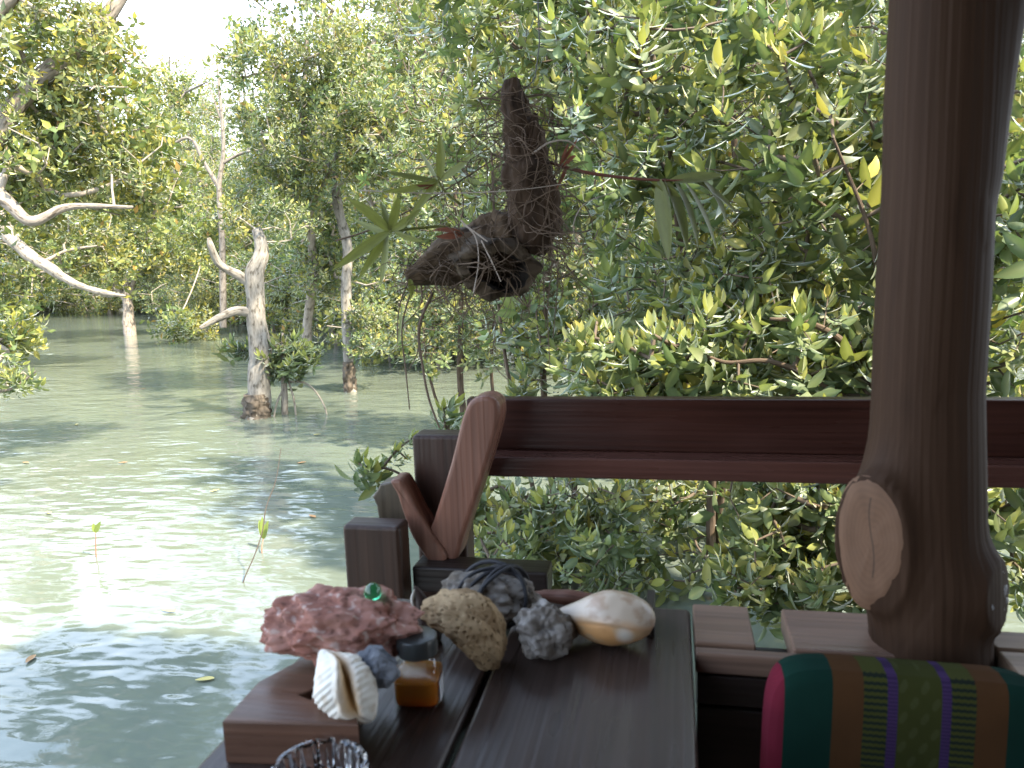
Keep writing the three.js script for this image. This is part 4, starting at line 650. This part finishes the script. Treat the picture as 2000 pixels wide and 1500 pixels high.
{ // cut-glass ashtray with cigarette ends
  const t = thing('glass_ashtray', 'round cut-glass ashtray holding cigarette ends in front of the wooden block', 'ashtray', [...[-0.305, 1.516, -0.566].slice(0, 1), T, ...[-0.305, 1.516, -0.566].slice(2)]);
  const prof = [[0, 0.001], [0.038, 0.001], [0.0405, 0.003], [0.0435, 0.034], [0.0425, 0.0365], [0.0395, 0.0365], [0.0375, 0.035], [0.034, 0.012], [0.031, 0.008], [0, 0.007]];
  const g = new THREE.LatheGeometry(prof.map((p) => new THREE.Vector2(p[0], p[1])), 72), p = g.attributes.position;
  for (let i = 0; i < p.count; i++) { const x = p.getX(i), y = p.getY(i), z = p.getZ(i), a = Math.atan2(z, x), r = Math.hypot(x, z), f = 1 - 0.09 * Math.pow(Math.abs(Math.sin(a * 9)), 0.6) * (r > 0.0375 && y < 0.036 ? 1 : 0) + 0.03 * Math.pow(Math.abs(Math.sin(a * 9)), 0.7) * (r < 0.0375 && r > 0.03 ? 1 : 0); const notch = Math.max(0, Math.cos(a * 4) - 0.93) / 0.07; p.setXYZ(i, x * f, y > 0.029 ? y - 0.006 * notch : y, z * f); }
  const cut = g.toNonIndexed(); cut.computeVertexNormals();
  part(t, 'glass_bowl', cut, new THREE.MeshPhysicalMaterial({ color: rgb(0.97, 0.98, 1), transmission: 1, thickness: 0.006, ior: 1.52, roughness: 0.01 }));
  const filt = new THREE.MeshStandardMaterial({ color: rgb(0.5, 0.2, 0.07), map: blotchMap, roughness: 0.85 }), paper = new THREE.MeshStandardMaterial({ color: rgb(0.65, 0.63, 0.6), map: blotchMap, roughness: 0.9 }), ash = new THREE.MeshStandardMaterial({ color: rgb(0.1, 0.1, 0.1), map: blotchMap, roughness: 1 });
  for (const [x, z, a, tilt] of [[-0.006, -0.004, 0.2, 0.9], [0.006, 0.0, -0.5, 0.7], [0.0, 0.008, 1.2, 0.5], [-0.012, 0.008, 2.2, 0.4]]) {
    const dx = Math.cos(a) * Math.cos(tilt), dz = Math.sin(a) * Math.cos(tilt), dy = Math.sin(tilt), at = (s) => [x + dx * s, 0.0135 + dy * (s + 0.002), z + dz * s];
    const b = part(t, 'cigarette_end', tube([[...at(0), 0.0036], [...at(0.012), 0.0037], [...at(0.021), 0.0036]], 10, 2, 0.1, 200), filt); part(b, 'paper', tube([[...at(-0.007), 0.0034], [...at(-0.0002), 0.0037]], 10, 2, 0.12, 200), paper);
  }
  part(t, 'ash', place(stone(1.2, 0.02, 0.0035, 0.018, { amp: 0.4, freq: 3, detail: 14, color: () => [1, 1, 1] }), [0, 0.0115, 0]), ash);
}

// ---------------------------------------------------------------- hanging driftwood and orchids
{
  const t = thing('hanging_driftwood', 'weathered hollow driftwood stump tangled in roots, hung on a wire outside the railing', 'driftwood', [-0.395, 2.054, -1.952]), o = [-0.395, 2.054, -1.952], L = (g) => g.translate(-o[0], -o[1], -o[2]);
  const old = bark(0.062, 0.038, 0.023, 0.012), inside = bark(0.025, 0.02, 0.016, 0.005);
  const stem = [[...[-0.366, 1.976, -1.997], 0.05], [...[-0.346, 2.04, -1.991], 0.064], [...[-0.342, 2.098, -1.991], 0.06], [...[-0.35, 2.175, -1.991], 0.058], [...[-0.373, 2.27, -2.002], 0.046], [...[-0.391, 2.344, -2.01], 0.036], [...[-0.397, 2.405, -2.019], 0.022]];
  part(t, 'stump', L(tube(stem, 40, 16, 0.42, 20)), old);
  part(t, 'spike', L(tube([[...[-0.354, 2.205, -1.974], 0.035], [...[-0.337, 2.267, -1.978], 0.02], [...[-0.332, 2.315, -1.987], 0.006]], 12, 6, 0.35, 30)), old);
  part(t, 'tapered_arm', L(tube([[...[-0.666, 1.915, -1.903], 0.016], [...[-0.617, 1.933, -1.927], 0.042], [...[-0.549, 1.959, -1.956], 0.066], [...[-0.462, 1.993, -2], 0.08], [...[-0.382, 2.023, -2.022], 0.06]], 40, 12, 0.36, 15)), bark(0.105, 0.07, 0.042, 0.012));
  { // open hollow end
    const a = V([-0.484, 1.967, -2.033]), b = V([-0.417, 1.929, -1.875]), T3 = b.clone().sub(a), len = T3.length(); T3.normalize(); const S = V(0, 1, 0).cross(T3).normalize().applyAxisAngle(T3, -0.15), U3 = T3.clone().cross(S);
    const ring = (s, k, inn) => (ang) => { const w = 1 + (inn ? 0.7 : 0.42) * fbm(Math.cos(ang) * 1.7 + 5, Math.sin(ang) * 1.7, s * 2 + (inn ? 3 : 0), 4), end = s >= 1 ? 0.06 * fbm(Math.cos(ang) * 2.5, Math.sin(ang) * 2.5, 8, 3) : 0; return a.clone().addScaledVector(T3, len * s + end).addScaledVector(S, Math.cos(ang) * 0.105 * k * w).addScaledVector(U3, Math.sin(ang) * 0.072 * k * w); };
    const shell = (rings) => { const P = [], U = [], I = [], n = 48; rings.forEach((f, j) => { for (let i = 0; i <= n; i++) { const ang = i / n * 2 * Math.PI, p = f(ang); P.push(p.x - o[0], p.y - o[1], p.z - o[2]); U.push(i / n, j * 0.08); if (j < rings.length - 1 && i < n) { const q = j * (n + 1) + i; I.push(q, q + 1, q + n + 1, q + 1, q + n + 2, q + n + 1); } } }); const g = new THREE.BufferGeometry(); g.setAttribute('position', new THREE.Float32BufferAttribute(P, 3)); g.setAttribute('uv', new THREE.Float32BufferAttribute(U, 2)); g.setIndex(I); g.computeVertexNormals(); return g; };
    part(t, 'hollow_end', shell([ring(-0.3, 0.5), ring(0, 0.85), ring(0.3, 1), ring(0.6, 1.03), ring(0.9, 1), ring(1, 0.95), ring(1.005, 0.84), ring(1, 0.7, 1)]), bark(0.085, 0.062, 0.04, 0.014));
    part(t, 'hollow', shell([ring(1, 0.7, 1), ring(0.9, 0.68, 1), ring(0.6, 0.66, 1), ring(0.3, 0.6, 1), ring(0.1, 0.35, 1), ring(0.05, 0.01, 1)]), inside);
  }
  part(t, 'wire', L(tube([[...[-0.381, 2.376, -2.017], 0.0018], [...[-0.338, 2.413, -2.032], 0.0018], [[-0.321, 2.606, -2.067][0], 2.86, -1.94, 0.0018]], 6, 4)), new THREE.MeshStandardMaterial({ color: rgb(0.08, 0.08, 0.08), roughness: 0.6, metalness: 0.5 }));
  // roots: a tangle round the wood plus long hanging strands
  const rng = makeRng(99), gs = [], spine = [...stem.slice(0, 6).map((s) => s.slice(0, 4)), [...[-0.527, 1.953, -1.928], 0.06], [...[-0.471, 1.941, -1.917], 0.08], [...[-0.595, 1.939, -1.922], 0.045]];
  for (let k = 0; k < 420; k++) {
    const s = spine[Math.floor(rng() * spine.length)], a = rng() * 6.283; let p = V(s[0] + Math.cos(a) * s[3] * 1.05, s[1] + (rng() - 0.5) * 0.08, s[2] + Math.sin(a) * s[3] * 1.05), d = V((rng() - 0.5) * 2, (rng() - 0.6) * 1.4, (rng() - 0.5) * 2).normalize();
    const n = 3 + Math.floor(rng() * 5), r = 0.0008 + 0.0018 * rng() * rng(), pts = [[p.x, p.y, p.z, r]], c = V(s[0], s[1], s[2]), far = rng() < 0.35 ? 2 : 0.5;
    for (let i = 0; i < n; i++) { d.add(V((rng() - 0.5) * 1.2, (rng() - 0.62) * 1.1, (rng() - 0.5) * 1.2)).addScaledVector(p.clone().sub(c), -3 / far * (p.distanceTo(c) > s[3] * 1.6 ? 1 : 0)).normalize(); p = p.clone().addScaledVector(d, 0.03 + 0.03 * rng()); pts.push([p.x, p.y, p.z, r * (1 - i / n * 0.6)]); }
    gs.push(tube(pts, 5, 3, 0, 6, false, o));
  }
  part(t, 'root_tangle', mergeGeometries(gs), new THREE.MeshStandardMaterial({ color: rgb(0.12, 0.08, 0.052), map: blotchMap, roughness: 0.95 }), 'stuff');
  const pale = new THREE.MeshStandardMaterial({ color: rgb(0.36, 0.3, 0.25), map: blotchMap, roughness: 0.9 }), brownRoot = new THREE.MeshStandardMaterial({ color: rgb(0.13, 0.09, 0.06), map: blotchMap, roughness: 0.95 });
  const strands = [
    [brownRoot, 0.0042, [-0.598, 1.88, -1.901], [-0.633, 1.791, -1.88], [-0.623, 1.687, -1.865], [-0.608, 1.609, -1.855], [-0.582, 1.535, -1.849]], [brownRoot, 0.0025, [-0.566, 1.873, -1.907], [-0.618, 1.842, -1.891], [-0.637, 1.726, -1.868], [-0.657, 1.688, -1.858]], [brownRoot, 0.0025, [-0.653, 1.895, -1.903], [-0.679, 1.792, -1.88], [-0.67, 1.687, -1.865], [-0.66, 1.583, -1.85]], [brownRoot, 0.0022, [-0.66, 1.915, -1.904], [-0.686, 1.844, -1.888], [-0.691, 1.74, -1.869]],
    [pale, 0.0022, [-0.503, 2.054, -1.857], [-0.466, 2.013, -1.847], [-0.456, 1.954, -1.83], [-0.468, 1.878, -1.815]], [pale, 0.0024, [-0.497, 2.044, -1.856], [-0.47, 2.026, -1.849], [-0.435, 2, -1.841]], [pale, 0.002, [-0.449, 2.003, -1.839], [-0.423, 1.953, -1.826], [-0.403, 1.903, -1.832]], [pale, 0.0026, [-0.335, 2.212, -1.938], [-0.288, 2.235, -1.931], [-0.245, 2.236, -1.94], [-0.211, 2.208, -1.964]], [pale, 0.0018, [-0.764, 2.139, -1.857], [-0.57, 2.123, -1.874], [-0.38, 2.122, -1.893], [-0.248, 2.136, -1.944]], [pale, 0.0016, [-0.23, 1.996, -1.925], [-0.236, 2.033, -1.93], [-0.211, 2.083, -1.943], [-0.136, 2.111, -1.963]],
    [brownRoot, 0.002, [-0.302, 2.075, -1.954], [-0.292, 1.96, -1.937], [-0.303, 1.834, -1.914], [-0.298, 1.681, -1.891]], [brownRoot, 0.0018, [-0.29, 2.05, -1.973], [-0.28, 1.934, -1.956], [-0.293, 1.755, -1.924]], [brownRoot, 0.0015, [-0.315, 2.037, -1.945], [-0.313, 1.885, -1.921], [-0.308, 1.783, -1.905]], [brownRoot, 0.0028, [-0.825, 2.017, -1.835], [-0.743, 2.04, -1.856], [-0.62, 2.1, -1.901], [-0.496, 2.173, -1.95], [-0.42, 2.222, -1.974]], [brownRoot, 0.002, [-0.553, 2.19, -1.961], [-0.521, 2.111, -1.955], [-0.54, 2.008, -1.934]]];
  for (const [m, r, ...p] of strands) part(t, 'root', tube(p.map((q, i) => [...q, r * lerp(1, 0.5, i / p.length)]), 6, 6, 0.25, 60, true, o), m);
}
const orchidGreen = new THREE.MeshPhysicalMaterial({ color: rgb(0.2, 0.22, 0.035), map: blotchMap, roughness: 0.95, transmission: 0.42, thickness: 0, clearcoat: 0.4, clearcoatRoughness: 0.35, side: THREE.DoubleSide });
const orchidDark = new THREE.MeshPhysicalMaterial({ color: rgb(0.13, 0.145, 0.03), map: blotchMap, roughness: 0.95, transmission: 0.38, thickness: 0, clearcoat: 0.4, clearcoatRoughness: 0.35, side: THREE.DoubleSide });
const orchidRed = new THREE.MeshPhysicalMaterial({ color: rgb(0.17, 0.05, 0.02), map: blotchMap, roughness: 0.95, transmission: 0.3, thickness: 0, side: THREE.DoubleSide });
const turn = makeRng(612);
function strap(a, b, bow, width, o, face) { // a strap leaf from a to b, bowed, widest in the middle
  const A = V(a), B = V(b), M = A.clone().lerp(B, 0.5).add(V(bow)), c = new THREE.QuadraticBezierCurve3(A, M, B), n = 10, P = [], U = [], I = [], F = V(face ?? [0.3, 0.5, 0.8]).normalize();
  for (let i = 0; i <= n; i++) {
    const t = i / n, p = c.getPoint(t), T3 = c.getTangent(t), S = T3.clone().cross(F).normalize(), N = S.clone().cross(T3), w = Math.max(0.0006, width * 0.5 * Math.pow(Math.sin(Math.PI * Math.min(1, 0.06 + 0.94 * Math.pow(t, 0.85))), 0.75));
    for (const s of [-1, 0, 1]) { const q = p.clone().addScaledVector(S, s * w).addScaledVector(N, Math.abs(s) * w * 0.35); P.push(q.x - o[0], q.y - o[1], q.z - o[2]); U.push(0.5 + s * 0.4, t); }
    if (i < n) { const k = i * 3; I.push(k, k + 1, k + 3, k + 1, k + 4, k + 3, k + 1, k + 2, k + 4, k + 2, k + 5, k + 4); }
  }
  const g = new THREE.BufferGeometry(); g.setAttribute('position', new THREE.Float32BufferAttribute(P, 3)); g.setAttribute('uv', new THREE.Float32BufferAttribute(U, 2)); g.setIndex(I); g.computeVertexNormals(); return g;
}
{
  const o = [-0.62, 2.06, -1.874], t = thing('orchid_plant', 'orchid with starry strap leaves growing from the tapered arm of the driftwood', 'orchid', o, 'orchids on the driftwood');
  const rootC = [-0.547, 2.046, -1.918];
  part(t, 'cane', tube([[...rootC, 0.004], [...[-0.614, 2.041, -1.873], 0.004], [...[-0.68, 2.034, -1.837], 0.003]], 6, 5, 0, 6, true, o), orchidGreen);
  part(t, 'cane', tube([[...[-0.522, 2.097, -1.932], 0.004], [...[-0.554, 2.128, -1.91], 0.004], [...[-0.57, 2.157, -1.901], 0.003]], 6, 5, 0, 6, true, o), orchidGreen);
  for (const [a, b, w, m, f] of [[[-0.682, 2.034, -1.836], [-0.77, 2.117, -1.79], 0.03, 0], [[-0.682, 2.034, -1.836], [-0.795, 1.944, -1.736], 0.034, 0], [[-0.686, 2.031, -1.835], [-0.696, 1.9, -1.791], 0.026, 0], [[-0.682, 2.03, -1.836], [-0.789, 2.07, -1.872], 0.022, 0], [[-0.68, 2.037, -1.837], [-0.646, 2.114, -1.816], 0.028, 0], [[-0.676, 2.036, -1.838], [-0.599, 2.085, -1.841], 0.024, 0], [[-0.686, 2.027, -1.834], [-0.765, 1.92, -1.821], 0.026, 0], [[-0.67, 2.034, -1.839], [-0.583, 2.007, -1.811], 0.02, 0], [[-0.68, 2.037, -1.837], [-0.701, 2.106, -1.844], 0.022, 1],
    [[-0.566, 2.157, -1.901], [-0.56, 2.272, -1.901], 0.022, 0, [0.2, 0, 1]], [[-0.57, 2.157, -1.901], [-0.692, 2.182, -1.858], 0.024, 1], [[-0.574, 2.154, -1.899], [-0.69, 2.13, -1.83], 0.022, 0], [[-0.576, 2.144, -1.897], [-0.625, 2.146, -1.867], 0.014, 2], [[-0.566, 2.157, -1.901], [-0.477, 2.217, -1.909], 0.026, 0], [[-0.57, 2.153, -1.9], [-0.638, 2.047, -1.827], 0.026, 0], [[-0.57, 2.157, -1.901], [-0.63, 2.242, -1.933], 0.022, 1], [[-0.502, 2.024, -1.872], [-0.565, 2.017, -1.838], 0.02, 2], [[-0.502, 2.018, -1.871], [-0.571, 2.032, -1.839], 0.018, 2], [[-0.65, 1.915, -1.876], [-0.644, 1.864, -1.858], 0.018, 0], [[-0.676, 1.844, -1.879], [-0.685, 1.742, -1.85], 0.012, 0]])
    part(t, 'leaf', strap(a, b, [0.01, 0.016 - 0.03 * turn(), 0.01], w * (f ? 1.05 : 0.85), o, f ?? [turn() * 1.4 - 0.7, turn() * 1.2 - 0.6, 0.8]), [orchidGreen, orchidDark, orchidRed][m], null, m === 2 ? 'withered red-brown leaf' : null);
}
{
  const o = [-0.138, 2.144, -1.989], t = thing('orchid_plant', 'orchid cane with drooping dark leaves reaching out on the far side of the driftwood', 'orchid', o, 'orchids on the driftwood');
  part(t, 'cane', tube([[...[-0.299, 2.194, -1.995], 0.004], [...[-0.213, 2.165, -1.977], 0.0045], [...[-0.111, 2.145, -1.974], 0.004], [...[-0.024, 2.134, -1.97], 0.003], [...[0.085, 2.128, -1.971], 0.002]], 7, 6, 0, 6, true, o), new THREE.MeshStandardMaterial({ color: rgb(0.12, 0.036, 0.018), map: blotchMap, roughness: 0.8 }));
  for (const [a, b, w, m, f] of [[[-0.027, 2.134, -1.969], [-0.005, 1.938, -1.911], 0.046, 1, [-0.6, 0, 0.8]], [[-0.012, 2.134, -1.972], [0.038, 1.958, -1.913], 0.036, 1, [0.7, 0.1, 0.7]], [[0.008, 2.129, -1.966], [0.065, 1.962, -1.919], 0.03, 1, [0.8, 0.1, 0.5]], [[0.031, 2.129, -1.97], [0.108, 1.958, -1.928], 0.028, 1, [0.8, 0.2, 0.4]], [[0.073, 2.129, -1.969], [0.132, 2.016, -1.942], 0.03, 1, [0.8, 0.2, 0.5]], [[0, 2.133, -1.975], [0.123, 2.137, -1.96], 0.034, 1, [0, 0.6, 0.8]], [[0.043, 2.133, -1.974], [0.156, 2.041, -1.951], 0.024, 1, [0.4, 0.6, 0.5]], [[-0.049, 2.138, -1.976], [0.024, 2.09, -1.952], 0.026, 0], [[-0.271, 2.186, -1.978], [-0.225, 2.246, -1.967], 0.014, 2], [[-0.271, 2.188, -1.979], [-0.248, 2.234, -1.96], 0.012, 2], [[-0.264, 2.182, -1.979], [-0.229, 2.202, -1.959], 0.012, 2], [[-0.258, 2.175, -1.979], [-0.28, 2.121, -1.945], 0.012, 2], [[-0.252, 2.172, -1.98], [-0.198, 2.185, -1.962], 0.016, 1]])
    part(t, 'leaf', strap(a, b, [0.01, 0.016 - 0.03 * turn(), 0.01], w * (f ? 1.05 : 0.85), o, f ?? [turn() * 1.4 - 0.7, turn() * 1.2 - 0.6, 0.8]), [orchidGreen, orchidDark, orchidRed][m], null, m === 2 ? 'small red-brown sheath leaf' : null);
}

// ---------------------------------------------------------------- small things in the water
const sprout = new THREE.MeshPhysicalMaterial({ color: rgb(0.2, 0.26, 0.04), map: blotchMap, roughness: 0.95, transmission: 0.35, thickness: 0, side: THREE.DoubleSide }), sproutStem = new THREE.MeshStandardMaterial({ color: rgb(0.25, 0.14, 0.09), map: blotchMap, roughness: 0.9 });
for (const [base, top, ls, lab] of [[[-3.961, 0, -4.441], [-3.948, 0.178, -4.45], [[-3.899, 0.261, -4.453], [-3.966, 0.242, -4.456]], 'lone mangrove seedling with a two-leaf tip in open water'], [[-2.802, 0, -4.65], [-2.831, 0.074, -4.729], [[-2.785, 0.208, -4.74], [-2.87, 0.201, -4.762], [-2.786, 0.158, -4.711], [-2.843, 0.229, -4.762]], 'leafier mangrove seedling beside the leaning twig']]) {
  const t = thing('mangrove_seedling', lab, 'seedling', [base[0], 0, base[2]], 'seedlings standing in the water'), o = [base[0], 0, base[2]];
  part(t, 'stem', tube([[base[0], -0.3, base[2], 0.005], [base[0], 0.02, base[2], 0.005], [...top, 0.003]], 7, 4, 0, 6, true, o), sproutStem);
  for (const l of ls) part(t, 'leaf', strap(top, l, [0, 0.005, 0], 0.034, o, [0.3, 0.3, 0.9]), sprout);
}
{
  const b = [-2.659, 0, -4.163], t = thing('leaning_twig', 'long thin bare twig leaning up out of the water', 'twig', [b[0], 0, b[2]]);
  part(t, 'stem', tube([[b[0] - 0.05, -0.25, b[2], 0.004], [...b, 0.004], [...[-2.605, 0.156, -4.231], 0.0038], [...[-2.583, 0.283, -4.308], 0.0036], [...[-2.582, 0.429, -4.384], 0.0033], [...[-2.548, 0.578, -4.467], 0.003], [...[-2.537, 0.781, -4.554], 0.002]], 6, 6, 0.2, 30, true, [b[0], 0, b[2]]), new THREE.MeshStandardMaterial({ color: rgb(0.08, 0.06, 0.045), map: blotchMap, roughness: 0.9 }));
}

{ // leaves adrift on the water
  const rng = makeRng(31), old = [new THREE.MeshStandardMaterial({ color: rgb(0.42, 0.36, 0.12), map: blotchMap, roughness: 0.7, side: THREE.DoubleSide }), new THREE.MeshStandardMaterial({ color: rgb(0.3, 0.17, 0.07), map: blotchMap, roughness: 0.7, side: THREE.DoubleSide })];
  const spots = [[-5.111, 0, -5.271], [-5.639, 0, -6.844], [-2.875, 0, -3.721], [-3.246, 0, -3.111], [-4.021, 0, -5.991], [-3.673, 0, -6.988], [-7.763, 0, -8.653], [-8.908, 0, -11.512], [-2.211, 0, -3.061], [-2.795, 0, -5.413], [-4.103, 0, -8.235], [-6.762, 0, -6.763]];
  const g = strap([0, 0, -0.045], [0, 0.004, 0.045], [0, -0.006, 0], 0.036, [0, 0, 0], [0, 1, 0]);
  spots.forEach((p, i) => { const m = single('fallen_leaf', i % 2 ? 'fallen brown leaf adrift on the open water' : 'fallen yellow leaf adrift on the open water', 'leaf', g, old[i % 2], i % 2 ? 'brown leaves adrift on the water' : 'yellow leaves adrift on the water'); m.position.set(p[0], 0.008, p[2]); m.rotation.y = rng() * 6.28; });
}

renderer.render(scene, camera);
